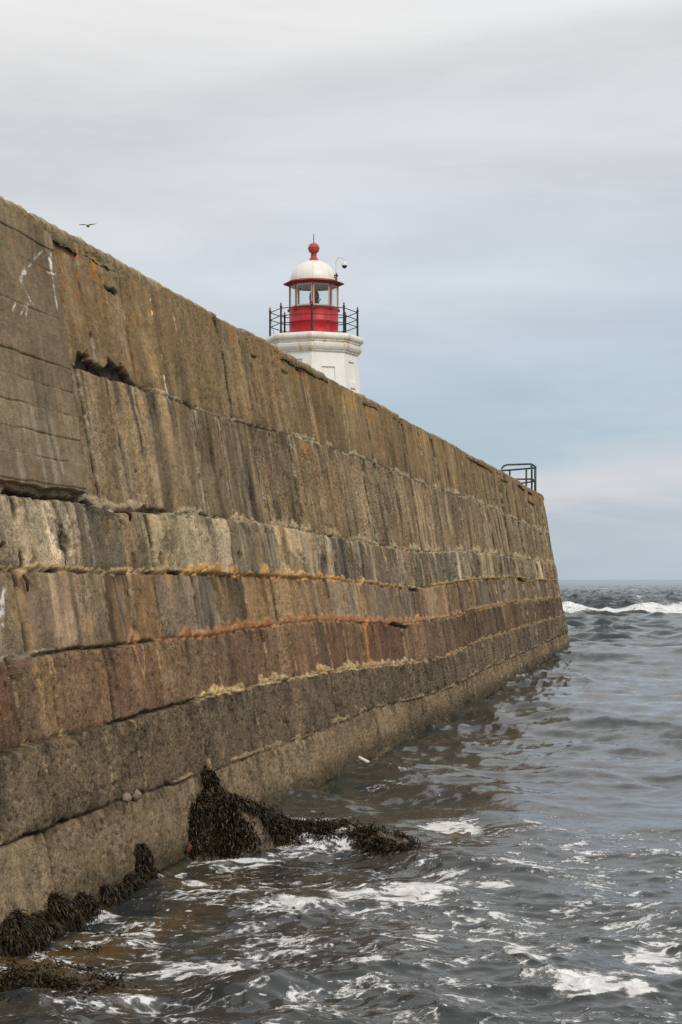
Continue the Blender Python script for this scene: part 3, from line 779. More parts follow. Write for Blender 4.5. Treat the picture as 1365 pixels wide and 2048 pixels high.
# ------------------------------------------------------------------ SEA
def ocean_tile(Lt, N_, kmin, kmax, rms, wdir, seed, p=3.2, spread=2.0):
    rs = np.random.RandomState(seed)
    k1 = 2 * PI * np.fft.fftfreq(N_, Lt / N_)
    KX, KY = np.meshgrid(k1, k1, indexing='ij'); K = np.hypot(KX, KY); K[0, 0] = 1
    c = (KX * wdir[0] + KY * wdir[1]) / K
    S = K ** (-p) * (0.12 + np.abs(c) ** spread) * (K > kmin) * (K <= kmax)
    A = np.sqrt(S) * (rs.randn(N_, N_) + 1j * rs.randn(N_, N_))
    A[0, 0] = 0
    h = np.fft.ifft2(A); s = rms / np.std(h.real)
    dx = np.fft.ifft2(A * 1j * KX / K).real * s; dy = np.fft.ifft2(A * 1j * KY / K).real * s
    return Lt, N_, h.real * s, dx, dy
def samp(tile, x, y):
    Lt, N_, h, dx, dy = tile
    fx = (x / Lt % 1.0) * N_; fy = (y / Lt % 1.0) * N_
    i = np.floor(fx).astype(int); j = np.floor(fy).astype(int); a = fx - i; b = fy - j
    i0, i1, j0, j1 = i % N_, (i + 1) % N_, j % N_, (j + 1) % N_
    def g(t): return (t[i0, j0] * (1 - a) + t[i1, j0] * a) * (1 - b) + (t[i0, j1] * (1 - a) + t[i1, j1] * a) * b
    return g(h), g(dx), g(dy)
wd = np.array([-.45, -.89])
T = [ocean_tile(71.0, 512, 2 * PI / 30, 2 * PI / 4.2, .080, wd, 1, 3.4, 4),
     ocean_tile(19.3, 512, 2 * PI / 4.2, 2 * PI / 1.0, .031, (-.62, -.78), 2, 3.6, 2),
     ocean_tile(5.3, 512, 2 * PI / 1.0, 2 * PI / .10, .0068, (-.3, -.95), 3, 3.6, 1.2)]
rows = [2.0]
while rows[-1] < 7000:
    y = rows[-1]
    if y < 9: dy = .12
    elif y < 37: dy = max(.016, 1.9e-4 * y * y)
    elif y < 170: dy = .26
    else: dy = .26 * (y / 170) ** 2.0
    rows.append(y + dy)
rows = np.array(rows)
core_t = np.arange(-.205, .215, .00105)
left_t = -.205 - np.cumsum(np.linspace(.002, .03, 60))[::-1]
right_t = .215 + np.cumsum(np.linspace(.002, .03, 60))
ts = np.concatenate([left_t, core_t, right_t])
TT, YY = np.meshgrid(ts, rows)
X0 = TT * YY; Y0 = YY
# sheltered close to the wall foot; rougher outside
dwall = X0 - face_x(Y0, 0)
calm = .55 + .45 * sst(8, 60, Y0)
hz = np.zeros_like(X0); dx = np.zeros_like(X0); dyy = np.zeros_like(X0)
for t, (tile, lim) in enumerate(zip(T, (700, 420, 100))):
    h, a, b = samp(tile, X0 + 31 * t, Y0 + 17 * t)
    fade = 1 - sst(lim * .45, lim * 1.6, Y0)
    amp = fade * (calm if t == 0 else 1.0) * (1 + (.0, .75, 1.8)[t] * np.exp(-np.clip(dwall, 0, 99) / 2.6) * sst(15, 22, Y0)) * (1 + (.8, 1.5, .2)[t] * sst(30, 110, Y0)) * (1 + (.15, .22, .6)[t] * (1 - sst(13, 19, Y0)))
    grp = 1 + .55 * fbm(X0 / (6 + 3 * t) + 5 * t, Y0 / (8 + 3 * t), 2)
    if t > 0: amp = amp * np.clip(grp, .25, 2)
    hz += h * amp; dx += a * amp; dyy += b * amp
far_h = fbm(X0 / 3.2, Y0 / 6.0, 4, .65) * .24 * sst(60, 250, Y0) * (1 - sst(1500, 3500, Y0))
hz += far_h
# waves grow beyond the pier end
chop = 1.0
# --- breaker offshore
BR = [(1060,1194),(1125,1199),(1145,1205),(1165,1213),(1190,1219),(1215,1222),(1240,1216),(1262,1208),(1278,1207),(1292,1204),(1305,1206),(1325,1212),(1345,1209),(1365,1207),(1450,1212),(1600,1216)]
Yb = 130.0
bx = np.array([(u - U0) / F * Yb for u, v in BR]); bz = np.array([HC - (v - V0) / F * Yb for u, v in BR])
crest = np.interp(X0, bx, bz, left=.25, right=.2)
crest = np.clip(crest * (1 + .45 * fbm(X0 * .35 + 2, X0 * 0, 4, .65)), .25, .72)
yc = Yb + 1.6 * fbm(X0 / 7.0, X0 * 0, 2)
dY = Y0 - yc
shape = np.where(dY > 0, np.exp(-(dY / 3.5) ** 2), np.exp(-(dY / 2.4) ** 2))
wmask = np.exp(-np.clip(np.abs(X0 - 24) - 26, 0, 99) / 10)
hz = hz * (1 - .75 * shape * wmask) + shape * wmask * (crest + .0) 
rough = fbm(X0 * .8, Y0 * .5, 4, .7) * .24 + np.abs(fbm(X0 * 2.2, Y0 * 1.2, 3)) * .16
foam = np.zeros_like(X0)
fb = sst(-7.5, -5.0, dY + 1.5 * fbm(X0 / 3, Y0 / 3, 3)) * (1 - sst(-.3, .7, dY)) * wmask
hz += fb * rough * np.clip(crest, .3, 1) 
foam = np.maximum(foam, fb * (.86 + .45 * fbm(X0 * .45 + 4, Y0 * .35, 4, .65)))
# thrown water trace behind the crest
foam = np.maximum(foam, .55 * sst(0, 1, dY) * (1 - sst(1, 6, dY)) * wmask * sst(0, .4, fbm(X0 / 3 + 9, Y0 / 4, 3)))
# whitecaps far out
cap = sst(.30, .55, fbm(X0 / 5 + 3, Y0 / 22, 4, .6)) * sst(70, 150, Y0) * (1 - sst(600, 1500, Y0))
foam = np.maximum(foam, cap * .66)
# --- foam patches surveyed near the pier: (u, v, half width px, half height px, strength)
FP = [(345,1722,28,22,.95),(325,1750,20,10,.85),(365,1712,35,8,.9),(150,1815,22,18,1.1),(175,1812,40,10,.9),(205,1830,60,12,.62),(150,1846,50,9,.6),(250,1862,90,12,.55),(180,1890,70,10,.55),
 (470,1712,110,9,.72),(560,1700,60,8,.75),(600,1672,55,20,1.0),(560,1690,60,16,.85),(650,1690,60,12,.6),(690,1700,60,10,.5),
 (900,1652,55,14,.8),(870,1668,45,9,.7),(930,1645,30,10,.75),(700,1795,110,18,.62),(800,1800,100,24,.82),(870,1790,60,18,.85),(620,1812,90,14,.66),(760,1830,90,14,.6),
 (880,1750,50,12,.72),(1040,1735,50,12,.72),(985,1770,45,10,.66),(1000,1690,80,16,.50),(470,1790,80,8,.55),(400,1775,60,6,.5),
 (1165,1985,110,20,.74),(1260,1965,60,18,.72),(1230,1990,90,12,.66),(1085,1970,60,12,.66),(850,1965,30,20,.66),(1035,1905,35,40,.62),(1060,1940,40,16,.64),(930,2005,120,12,.58),(860,1900,40,10,.55),
 (1290,1905,80,16,.6),(1345,1935,40,20,.62),(1350,2030,20,10,.7),(380,1935,60,22,.78),(455,1945,55,26,.85),(330,1915,60,16,.66),(520,1905,90,18,.66),(600,1880,80,14,.55),(240,1965,40,16,.6),(270,2010,90,26,.55),(160,2030,80,10,.45),
 (700,1950,160,30,.46),(620,2010,120,20,.42),(1130,1700,200,110,.40),(1220,1820,160,120,.44),(1100,1880,200,70,.46),(900,1850,220,70,.46),(500,1850,200,40,.44),(800,1560,150,30,.30),(620,1640,60,8,.5),(940,1445,40,10,.35),(720,1740,150,20,.46)]
for (u, v, wu, hv, s) in FP:
    x1, y1 = water(u - wu, v)[0], None
    cx, cyy = water(u, v); rx = wu / F * cyy; ry = max(abs(water(u, v - hv)[1] - water(u, v + hv)[1]) / 2, .05)
    s = s + (.10 if s < .7 else .03)
    m = (np.abs(Y0 - cyy) < ry * 2.6) & (np.abs(X0 - cx) < rx * 2.6)
    r2 = ((X0[m] - cx) / rx) ** 2 + ((Y0[m] - cyy) / ry) ** 2
    sm_ = s * (.93 + .42 * fbm(X0[m] * 2.1 + 11, Y0[m] * 2.6, 3, .6)); foam[m] = np.maximum(foam[m], np.minimum(sm_, .98) * np.exp(-r2 * .45))
base_f = .415 + .13 * fbm(X0 / 2.5 + 60, Y0 / 3.2, 3)
base_f *= (1 - sst(16, 24, Y0)) * .95 + .05
foam = np.maximum(foam, base_f)
foam = np.maximum(foam, .50 * np.exp(-np.clip(dwall - .05, 0, 9) / .22) * (1 - sst(18, 30, Y0)) * (dwall > -.3))
# shallow shelf beside the near wall
shal = (1 - sst(.2, 1.9, dwall + .6 * fbm(X0, Y0 / 1.5, 3))) * (1 - sst(14.5, 17, Y0))
shal = np.maximum(shal, .10 * (1 - sst(.3, 2.4, dwall)) * (1 - sst(24, 45, Y0)))
off = sst(70, 170, Y0) * .8 + .2 * sst(22, 70, Y0)
# swash lifted over the rock ledge and against the wall
for (u, v, rx, ry, a) in ((600,1688,.55,.30,.15),(540,1703,.35,.2,.05),(150,1822,.16,.2,.12),(560,1600,.7,.8,.10),(495,1985,.30,.30,.13),(830,1895,.4,.5,.07),(1190,1870,.5,.6,.05),(600,2040,.6,.4,.05)):
    cx, cyy = water(u, v); hz += a * np.exp(-((X0 - cx) / rx) ** 2 - ((Y0 - cyy) / ry) ** 2)
hz += .035 * np.exp(-np.clip(dwall, 0, 9) / .3) * fbm(Y0 * .9, X0 * .5, 3) * (dwall > -1)
foam_lift = sst(.55, .9, foam) * .02 * (Y0 < 30)
co = np.stack([X0 + dx * chop, Y0 + dyy * chop, hz + foam_lift], -1)
me = np_mesh('sea', co, grid_quads(len(rows), len(ts)), None, {'foam': np.clip(foam, 0, 1.2), 'shallow': np.clip(shal, 0, 1), 'offshore': np.clip(off, 0, 1)}, np.stack([X0, Y0], -1))
sea = link('sea', me, M_SEA, None, smooth=True); sea['kind'] = 'structure'
print('sea verts', len(me.vertices))
def sea_z(x, y):
    h = 0
    for t, tile in enumerate(T[:2]):
        hh, _, _ = samp(tile, np.array([x + 31 * t]), np.array([y + 17 * t])); h += hh[0] * .55 if t == 0 else hh[0]
    return h

# ------------------------------------------------------------------ ROCK LEDGE
gx = np.linspace(-2.4, 1.25, 230); gy = np.linspace(14.9, 17.9, 170)
RX, RY = np.meshgrid(gx, gy)
ridge = np.interp(RX, [-1.9, -1.45, -1.3, -1.05, -.75, -.5, -.2, .1, .4, .62, .8, 1.0], [.62, .52, .52, .44, .27, .19, .17, .15, .12, .08, -.02, -.3])
rc = np.interp(RX, [-1.5, -.9, -.4, .1, .4, .8], [16.55, 16.6, 16.85, 16.75, 16.35, 16.1]); rw = np.interp(RX, [-1.5, -.9, -.4, .1, .5, .8], [.52, .46, .26, .28, .40, .34])
dy_ = (RY - rc) / rw
prof = np.where(np.abs(dy_) < 1.0, (1 - np.abs(dy_) ** 2.6), -(np.abs(dy_) - 1) * 1.6)
RZ = ridge * .98 * np.clip(prof, -2, 1) + np.minimum(prof, 0) * .25
RZ += .10 * fbm(RX * 1.9 + 3, RY * 1.9, 4, .55) * np.clip(prof + .6, 0, 1) + .03 * fbm(RX * 7, RY * 7, 3)
RZ = np.clip(RZ, -.7, 9)
me = np_mesh('rock_ledge', np.stack([RX, RY, RZ], -1), grid_quads(len(gy), len(gx)))
bm = bmesh.new(); bm.from_mesh(me)
r = bmesh.ops.extrude_edge_only(bm, edges=[e for e in bm.edges if e.is_boundary])
for v in [g for g in r['geom'] if isinstance(g, bmesh.types.BMVert)]: v.co.z = -.9
bm.to_mesh(me); bm.free()
rk = link('rock_ledge', me, M_ROCK, None, True)
tag(rk, 'low wet brown rock ledge jutting from the wall foot under dark seaweed', 'rock')
def ledge_z(x, y):
    i = int(np.clip(np.searchsorted(gx, x), 1, len(gx) - 1)); j = int(np.clip(np.searchsorted(gy, y), 1, len(gy) - 1))
    return float(RZ[j, i])

# ------------------------------------------------------------------ SEAWEED
def fronds(bases, seed, length=(.06, .16), width=(.006, .013), droop=.8, spread=.8):
    """bases: (pos, normal). Forked leathery straps, as one mesh"""
    rr = random.Random(seed); V = []; Q = []; tone = []
    def strap(p, d, l, w, k, nrm):
        s = d.cross(Vector((rr.uniform(-1, 1), rr.uniform(-1, 1), rr.uniform(-1, 1))));
        if s.length < 1e-3: s = Vector((1, 0, 0))
        s.normalize(); t0 = rr.random() ** 2.2
        segs = 3; i0 = len(V); q = p.copy(); dd = d.copy()
        for i in range(segs + 1):
            ww = w * (1.0, 1.15, 1.0, .35)[i]
            V.append(q - s * ww * .5); V.append(q + s * ww * .5)
            tone.extend([t0 * .9, t0 * .9])
            q = q + dd * (l / segs); dd = (dd + Vector((rr.uniform(-.3, .3), rr.uniform(-.3, .3), -droop * .35))).normalized()
        for i in range(segs): a = i0 + 2 * i; Q.append((a, a + 1, a + 3, a + 2))
        return q, dd
    for p, nrm in bases:
        p = Vector(p); nrm = Vector(nrm).normalized()
        d = (nrm + Vector((rr.gauss(0, spread), rr.gauss(0, spread), rr.gauss(0, spread * .7)))).normalized()
        l = rr.uniform(*length); w = rr.uniform(*width)
        q, dd = strap(p, d, l, w, 0, nrm)
        for k in range(rr.choice((1, 2, 2, 3))):
            d2 = (dd + Vector((rr.gauss(0, .6), rr.gauss(0, .6), rr.gauss(0, .5)))).normalized()
            strap(q, d2, l * rr.uniform(.35, .7), w * .9, 1, nrm)
    me = np_mesh('seaweed', np.array([v[:] for v in V]), np.array(Q), None, {'tone': tone})
    return me
def wall_weed(label, blobs, n, seed, length=(.05, .14), cat='seaweed'):
    """blobs on the wall face: (u, v, half width px, half height px)"""
    rr = random.Random(seed); B = []
    area = [b[2] * b[3] for b in blobs]
    under = []
    for k in range(int(n * 1.3)):
        b = rr.choices(blobs, area)[0]
        while True:
            a, c = rr.uniform(-1, 1), rr.uniform(-1, 1)
            if a * a + c * c < 1: break
        th = (1 - (a * a + c * c)) * .10
        p = wp(b[0] + a * b[2], b[1] + c * b[3], .05 + th * rr.random())
        B.append((p, (NX, NY, NZ - .25)))
    me = fronds(B, seed, (length[0] * .9, length[1] * .95), (.005, .010), droop=2.3, spread=1.0)
    o = link('seaweed_clump', me, M_WEED, None, False)
    tag(o, label, cat, 'seaweed clumps along the wall foot'); return o
wall_weed('large dark seaweed mass hanging on wall at the bottom left corner', [(20,1865,38,38),(65,1860,38,34),(105,1830,20,36),(92,1815,14,26),(118,1850,20,24),(40,1890,40,20),(128,1862,12,14)], 4600, 1)
wall_weed('small round seaweed tuft on wall just right of the largest mass', [(146,1808,10,14),(146,1800,6,10)], 480, 2, (.05, .12))
wall_weed('tiny drooping seaweed wisp, nearer of two wisps low on the wall', [(190,1780,7,7)], 70, 3, (.05, .12))
wall_weed('tiny drooping seaweed wisp, farther of two wisps low on the wall', [(219,1778,6,8)], 70, 4, (.05, .12))
wall_weed('squat dark seaweed clump beside the taller column on the wall', [(245,1768,14,19),(250,1780,14,12)], 1000, 5, (.05, .12))
wall_weed('tall narrow seaweed column hanging from wall below a crack', [(268,1742,10,22),(273,1764,11,12),(262,1698,6,8)], 1300, 6, (.05, .12))
wall_weed('thin dark seaweed strand in wall crack above the rock ledge', [(402,1552,8,12),(408,1575,9,14),(416,1592,10,12),(396,1650,9,26)], 1200, 7, (.04, .10))
# wrack covering the ledge
rr = random.Random(30); B = []
while len(B) < 19000:
    x = rr.uniform(-1.5, .85); y = rr.uniform(15.75, 17.3)
    z = ledge_z(x, y)
    if z < -.02: continue
    dens = fbm(np.array([x * 2.6 + 7]), np.array([y * 3.2]), 2)[0]
    frontbare = (y < 16.4 and -.95 < x < -.15 and z < .07)
    if dens < -.22 or frontbare and rr.random() < .8: continue
    if -1.29 < x < -1.17 and y < 16.3 and .12 < z < .27: continue
    B.append(((x, y, z - .01), (0, -.25, 1)))
me = fronds(B, 31, (.05, .12), (.006, .011), 1.9, .8)
o = link('seaweed', me, M_WEED); tag(o, 'matted dark bladderwrack covering the rock ledge beside the wall', 'seaweed', kind='stuff')
# floating wrack in the near left water
B = []
FW = [(60,1950,75,16),(150,1955,70,20),(205,1962,35,16),(95,1975,80,14),(120,2006,38,9),(10,2012,14,10),(12,1925,18,6),(165,1893,40,4),(228,1875,20,5),(60,1910,25,4),(30,1985,40,10)]
for k in range(3600):
    b = rr.choices(FW, [f[2] * f[3] for f in FW])[0]
    a, c = rr.gauss(0, .55), rr.gauss(0, .55)
    x, y = water(b[0] + a * b[2], b[1] + c * b[3])
    if fbm(np.array([x * 5]), np.array([y * 5]), 2)[0] < -.18: continue
    B.append(((x, y, sea_z(x, y) - .012 + rr.random() * .010), (rr.uniform(-1, 1), rr.uniform(-1, .6), .22)))
me = fronds(B, 44, (.025, .06), (.005, .011), .7, .5)
o = link('seaweed', me, M_WEED); tag(o, 'loose dark seaweed awash in the shallow brown water', 'seaweed', kind='stuff')

# bleached stick leaning on the wall
a = wp(692, 1518, .18); b = wp(706, 1548, .34)
x1, y1 = water(712, 1556)
st = link('stick', tube([Vector(a), Vector(a).lerp(Vector(b), .5) + Vector((0, 0, .02)), Vector(b) + Vector((0, 0, -.1))], [.020, .026, .024], 8), M_STICK, None, True)
tag(st, 'bleached white stick leaning against the foot of the wall', 'stick')

# ------------------------------------------------------------------ LIGHTHOUSE
LY = 64.0; S = F / LY                       # 54.7 px per metre
LX = (628 - U0) / S
def lz(v): return HC + (V0 - v) / S
ROT = math.radians(-90 - 1.5)                # a corner faces the camera
lh = empty('lighthouse', (LX, LY, DECK_Z))
tag(lh, 'white octagonal lighthouse with red lantern and white dome behind the wall', 'lighthouse')
def lathe(profile, seg, rot=ROT, cx=LX, cyy=LY, capb=False, capt=False, rust=None):
    bm = bmesh.new(); rings = []
    for r, z in profile:
        rings.append([bm.verts.new((cx + max(r, 1e-4) * math.cos(rot + 2 * PI * k / seg), cyy + max(r, 1e-4) * math.sin(rot + 2 * PI * k / seg), z)) for k in range(seg)])
    for i in range(len(rings) - 1):
        for k in range(seg): bm.faces.new((rings[i][k], rings[i][(k + 1) % seg], rings[i + 1][(k + 1) % seg], rings[i + 1][k]))
    if capb: bm.faces.new(rings[0][::-1])
    if capt: bm.faces.new(rings[-1])
    bmesh.ops.recalc_face_normals(bm, faces=bm.faces)
    me = bpy.data.meshes.new('l'); bm.to_mesh(me); bm.free()
    if rust is not None:
        at = me.attributes.new('rust', 'FLOAT', 'POINT')
        vals = [rust(v.co) for v in me.vertices]; at.data.foreach_set('value', vals)
    return me
def octp(ang_index, r, z):
    a = ROT + ang_index * PI / 4; return Vector((LX + r * math.cos(a), LY + r * math.sin(a), z))
def bevelled(o, w, seg=2, ang=30):
    b = o.modifiers.new('bevel', 'BEVEL'); b.width = w; b.segments = seg; b.limit_method = 'ANGLE'; b.angle_limit = math.radians(ang); return o

# tower: eight battered walls with recessed panels
def rtow(z): return 1.60 + (lz(714) - z) * .086
zt, zb_ = lz(706), DECK_Z
def tower_mesh():
    bm = bmesh.new()
    def P(k, f, z, dep=0.0):
        a = octp(k, rtow(z) - dep, z); b = octp(k + 1, rtow(z) - dep, z); return a.lerp(b, f)
    bands = [(lz(742), lz(825)), (lz(862), lz(925))]
    for k in range(8):
        cuts = [zt]
        pz = [(lz(742) , lz(800)), (lz(822), lz(880))] if k % 2 == 0 else [(lz(728), lz(768)), (lz(768 + 12), lz(850))]
        if k == 7: pz = [(lz(727), lz(766)), (lz(774), lz(840))]
        segs = []; z = zt
        for (a, b) in pz: segs += [(z, a, False), (a, b, True)]; z = b
        segs.append((z, zb_, False))
        for (a, b, pan) in segs:
            if not pan:
                bm.faces.new([bm.verts.new(P(k, 0, a)), bm.verts.new(P(k, 0, b)), bm.verts.new(P(k, 1, b)), bm.verts.new(P(k, 1, a))])
            else:
                f0, f1 = .3, .7
                for (g0, g1) in ((0, f0), (f1, 1)):
                    bm.faces.new([bm.verts.new(P(k, g, zz)) for g, zz in ((g0, a), (g0, b), (g1, b), (g1, a))])
                o = [P(k, f0, a), P(k, f0, b), P(k, f1, b), P(k, f1, a)]; q = [P(k, f0, a, .06), P(k, f0, b, .06), P(k, f1, b, .06), P(k, f1, a, .06)]
                ov = [bm.verts.new(p) for p in o]; qv = [bm.verts.new(p) for p in q]
                for i in range(4): bm.faces.new((ov[i], ov[(i + 1) % 4], qv[(i + 1) % 4], qv[i]))
                bm.faces.new(qv)
    bmesh.ops.remove_doubles(bm, verts=bm.verts, dist=.001); bmesh.ops.recalc_face_normals(bm, faces=bm.faces)
    me = bpy.data.meshes.new('tower'); bm.to_mesh(me); bm.free(); return me
link('tower', tower_mesh(), M_WHITE, lh)
# cornice: cove, fillet, big roll
cp = [(rtow(lz(712)) - .03, lz(713)), (1.66, lz(712)), (1.67, lz(710)), (1.72, lz(707.5)), (1.765, lz(703)), (1.775, lz(699)), (1.775, lz(696.5)), (1.70, lz(696)), (1.70, lz(692.5)), (1.76, lz(692)), (1.76, lz(690.5))]
zc, rc_ = lz(682.5), .125
for i in range(9):
    a = -PI / 2 + PI * i / 8
    cp.append((1.735 + rc_ * math.cos(a) * .9, zc + (lz(675.5) - lz(689.5)) / 2 * math.sin(a)))
cp += [(1.3, lz(674.5)), (.6, lz(674))]
sh_me = lathe([(r * 1.0, z) for r, z in cp], 8, capt=True)
o = link('gallery_cornice', sh_me, M_CORN, lh)
bevelled(o, .015, 2, 50)
# lantern drum
drum = link('lantern_drum', lathe([(.905, lz(675)), (.905, lz(672.5)), (.895, lz(672)), (.895, lz(647.5)), (.905, lz(647)), (.905, lz(645.5)), (.895, lz(645)), (.895, lz(624))], 64,
    rust=lambda c: .75 * max(0, 1 - abs(((c.x - LX) - .52) / .05)) * (1 if c.y < LY else 0) * (.4 + .6 * math.sin(c.z * 40) ** 2)), M_RED, lh, True)
drum.data.polygons.foreach_set('use_smooth', [abs(p.normal.z) < .3 for p in drum.data.polygons])
va = tube([Vector((LX + .53, LY - .72, lz(648.5))), Vector((LX + .54, LY - .76, lz(648.5)))], .045, 14)
link('vent_hole', va, M_DARK, lh)
link('lantern_sill', lathe([(.86, lz(625)), (.955, lz(624)), (.965, lz(622)), (.965, lz(620)), (.93, lz(618.5)), (.93, lz(617)), (.80, lz(616.5))], 8, capt=True), M_REDDK, lh)
# glazing bars and panes
zg0, zg1 = lz(617), lz(571)
for k in range(8):
    c = octp(k, .885, 0); n = Vector((c.x - LX, c.y - LY, 0)).normalized(); s = Vector((-n.y, n.x, 0))
    def barbox(rc, w, dpt, z0, z1):
        bm = bmesh.new(); vs = []
        for z in (z0, z1):
            for a, b in ((-1, -1), (1, -1), (1, 1), (-1, 1)): vs.append(bm.verts.new(Vector((LX, LY, 0)) + n * (rc + b * dpt) + s * a * w + Vector((0, 0, z))))
        bm.faces.new(vs[:4][::-1]); bm.faces.new(vs[4:])
        for i in range(4): bm.faces.new((vs[i], vs[(i + 1) % 4], vs[4 + (i + 1) % 4], vs[4 + i]))
        me = bpy.data.meshes.new('b'); bm.to_mesh(me); bm.free(); return me
    mu = link('mullion', barbox(.885, .015, .02, zg0, zg1), M_REDPALE, lh)
    link('inner_frame', barbox(.85, .058, .012, zg0, zg1), M_CREAM, mu)
    a, b = octp(k, .874, zg0), octp(k + 1, .874, zg0)
    bm = bmesh.new()
    n2 = ((a + b) / 2 - Vector((LX, LY, zg0))).normalized() * .004
    p = a.lerp(b, .04); q = a.lerp(b, .96)
    vs = [bm.verts.new(x) for x in (p, q, q + Vector((0, 0, zg1 - zg0)), p + Vector((0, 0, zg1 - zg0)))]
    bm.faces.new(vs); me = bpy.data.meshes.new('g'); bm.to_mesh(me); bm.free()
    link('glass_pane', me, M_GLASS, lh)
    # cream rails top and bottom
for zz in (zg0 + .03, zg1 - .05):
    link('glazing_rail', lathe([(.81, zz - .03), (.865, zz - .03), (.865, zz + .03), (.81, zz + .03), (.81, zz - .03)], 8), M_CREAM, lh)
# roof rim and dome
link('lantern_ceiling', lathe([(.80, lz(572.2)), (.80, lz(571.7))], 8, capb=True), M_CAMW, lh)
link('roof_rim', lathe([(.80, lz(571.5)), (.90, lz(572.5)), (1.02, lz(571.5)), (1.10, lz(569.6)), (1.12, lz(568.6)), (1.12, lz(567.6)), (1.07, lz(566.2)), (.98, lz(564.6)), (.86, lz(563)), (.70, lz(563))], 8, capb=True), M_REDDK, lh)
dome_p = []
for i in range(22):
    a = PI / 2 * i / 21 * .975
    dome_p.append((.865 * math.cos(a), lz(563.5) + (lz(521) - lz(563.5)) * math.sin(a)))
def seamrust(c):
    a = (math.atan2(c.y - LY, c.x - LX) - ROT) / (PI / 4); f = abs(a - round(a)) * PI / 4
    r = math.hypot(c.x - LX, c.y - LY)
    return max(0, 1 - f * r / .035) * .55
dm = lathe(dome_p, 128, capt=True, rust=seamrust)
# slight panelled facets between seams
for v in dm.vertices:
    dxx, dy2 = v.co.x - LX, v.co.y - LY
    a = (math.atan2(dy2, dxx) - ROT) / (PI / 4); f = abs(a - round(a)) * 2
    k = 1 + .012 * (1 - f) ** 6 - .012 * f
    v.co.x = LX + dxx * k; v.co.y = LY + dy2 * k
link('dome', dm, M_DOME, lh, True)
# finial: flared foot, collar, ball, rod
fz = lz(497); br = 11.3 / S
fp = [(11.2, 524), (11.0, 521.8), (9.6, 520.6), (8.6, 519), (7.0, 516), (5.8, 513), (5.4, 511), (5.2, 510.3), (6.4, 510), (6.4, 508.8), (4.9, 508.4), (5.0, 507)]
prof = [(r / S, lz(v)) for r, v in fp]
for i in range(13):
    a = -PI / 2 + .45 + (PI - .6) * i / 12
    prof.append((br * math.cos(a), fz + br * math.sin(a)))
    if i == 6: prof += [(br * 1.05, fz + .004), (br * 1.05, fz + .016), (br, fz + .022)]
link('finial', lathe(prof, 32, capt=True), M_REDPALE, lh, True)
link('lightning_rod', tube([(LX, LY, lz(487)), (LX, LY, lz(474)), (LX, LY, lz(468))], [.018, .016, .012], 8), M_REDDK, lh)
# lamp inside
lp = [(14, 617), (14, 614), (9, 613), (8, 607), (10, 606.5), (9.5, 602), (7.2, 601.5), (9.8, 599), (10.2, 594), (9.4, 588), (7.5, 584), (4, 582), (2.2, 580.5), (1.8, 572)]
lamp = link('lamp', lathe([(r / S, lz(v)) for r, v in lp], 20, cx=LX + .02), M_BRONZE, lh, True)
link('lens', lathe([(r / S, lz(v)) for r, v in ((7, 602), (8.8, 600), (8.3, 598.5), (9.2, 596), (8.6, 594.5), (9, 592), (8, 590.5), (8, 588), (6, 585))], 20, cx=LX - .02, cyy=LY), M_GLASS, lamp, True)
link('lamp_arm', tube([(LX + .1, LY, lz(605)), (LX + .2, LY - .02, lz(602)), (LX + .26, LY - .02, lz(598))], .02, 6), M_BRONZE, lamp)
# gallery railing
RR = 1.60
zr0 = lz(675)
ra = tag_part = None
post_me = None
for k in range(8):
    c = octp(k, RR, 0)
    zt_ = lz(621.5)
    prof = [(.055, zr0 - .02), (.055, zr0 + .03), (.036, zr0 + .05), (.036, zr0 + .30), (.036, zt_ - .03), (.05, zt_ - .03), (.05, zt_ + .0), (.03, zt_ + .02)]
    o = link('railing_post', lathe(prof, 12, cx=c.x, cyy=c.y, capt=True), M_BLACK, lh)
    kp = [(.012, zt_ + .02), (.03, zt_ + .05), (.036, zt_ + .075), (.03, zt_ + .10), (.014, zt_ + .12), (.006, zt_ + .15)]
    link('post_knob', lathe(kp, 12, cx=c.x, cyy=c.y, capt=True), M_REDPALE, o, True)
    if k == 6 or k==7 or True:
        for v in (626, 640.5, 655 if False else 655):
            a, b = octp(k, RR, lz(v - .5)), octp(k + 1, RR, lz(v - .5))
            link('railing_rail', tube([a, b], .0165, 8), M_BLACK, lh)
# parapet bolts/cable: thin wire left side
link('stay_wire', tube([octp(6, RR * .97, lz(640)) , octp(6, RR * .9, lz(674))], .007, 5), M_BLACK, lh)

# security camera on swan neck beside the dome
cam_x, cam_y = LX + 44 / S, LY - .38
sc_ = empty('security_camera', (cam_x, cam_y, lz(566)))
tag(sc_, 'white dome camera on a curved pole beside the lighthouse dome', 'security camera')
path = [(672.3, 567), (672.3, 556), (672.6, 540), (673, 527), (674.5, 522), (677.5, 518.6), (681.5, 517.5), (685.5, 519), (688.3, 522.5), (689.3, 527)]
link('pole', tube([Vector(((u - 628) / S + LX, cam_y, lz(v))) for u, v in path], .022, 10), M_CAMW, sc_, True)
link('clamp', merge([tube([(cam_x - .09, cam_y, lz(555)), (cam_x + .09, cam_y, lz(554))], .022, 8), tube([(cam_x - .07, cam_y, lz(555)), (cam_x, cam_y, lz(561)), (cam_x + .07, cam_y, lz(555))], .018, 8), tube([(cam_x + .02, cam_y, lz(567)), (cam_x + .02, cam_y, lz(550))], .03, 8)]), M_RUST, sc_)
hx = LX + 61.3 / S
link('camera_housing', lathe([(.03, lz(526.5)), (.06, lz(527.5)), (.085, lz(529.5)), (.10, lz(532)), (.115, lz(534.3)), (.115, lz(535)), (.09, lz(535.2))], 24, cx=hx, cyy=cam_y, capb=True), M_CAMW, sc_, True)
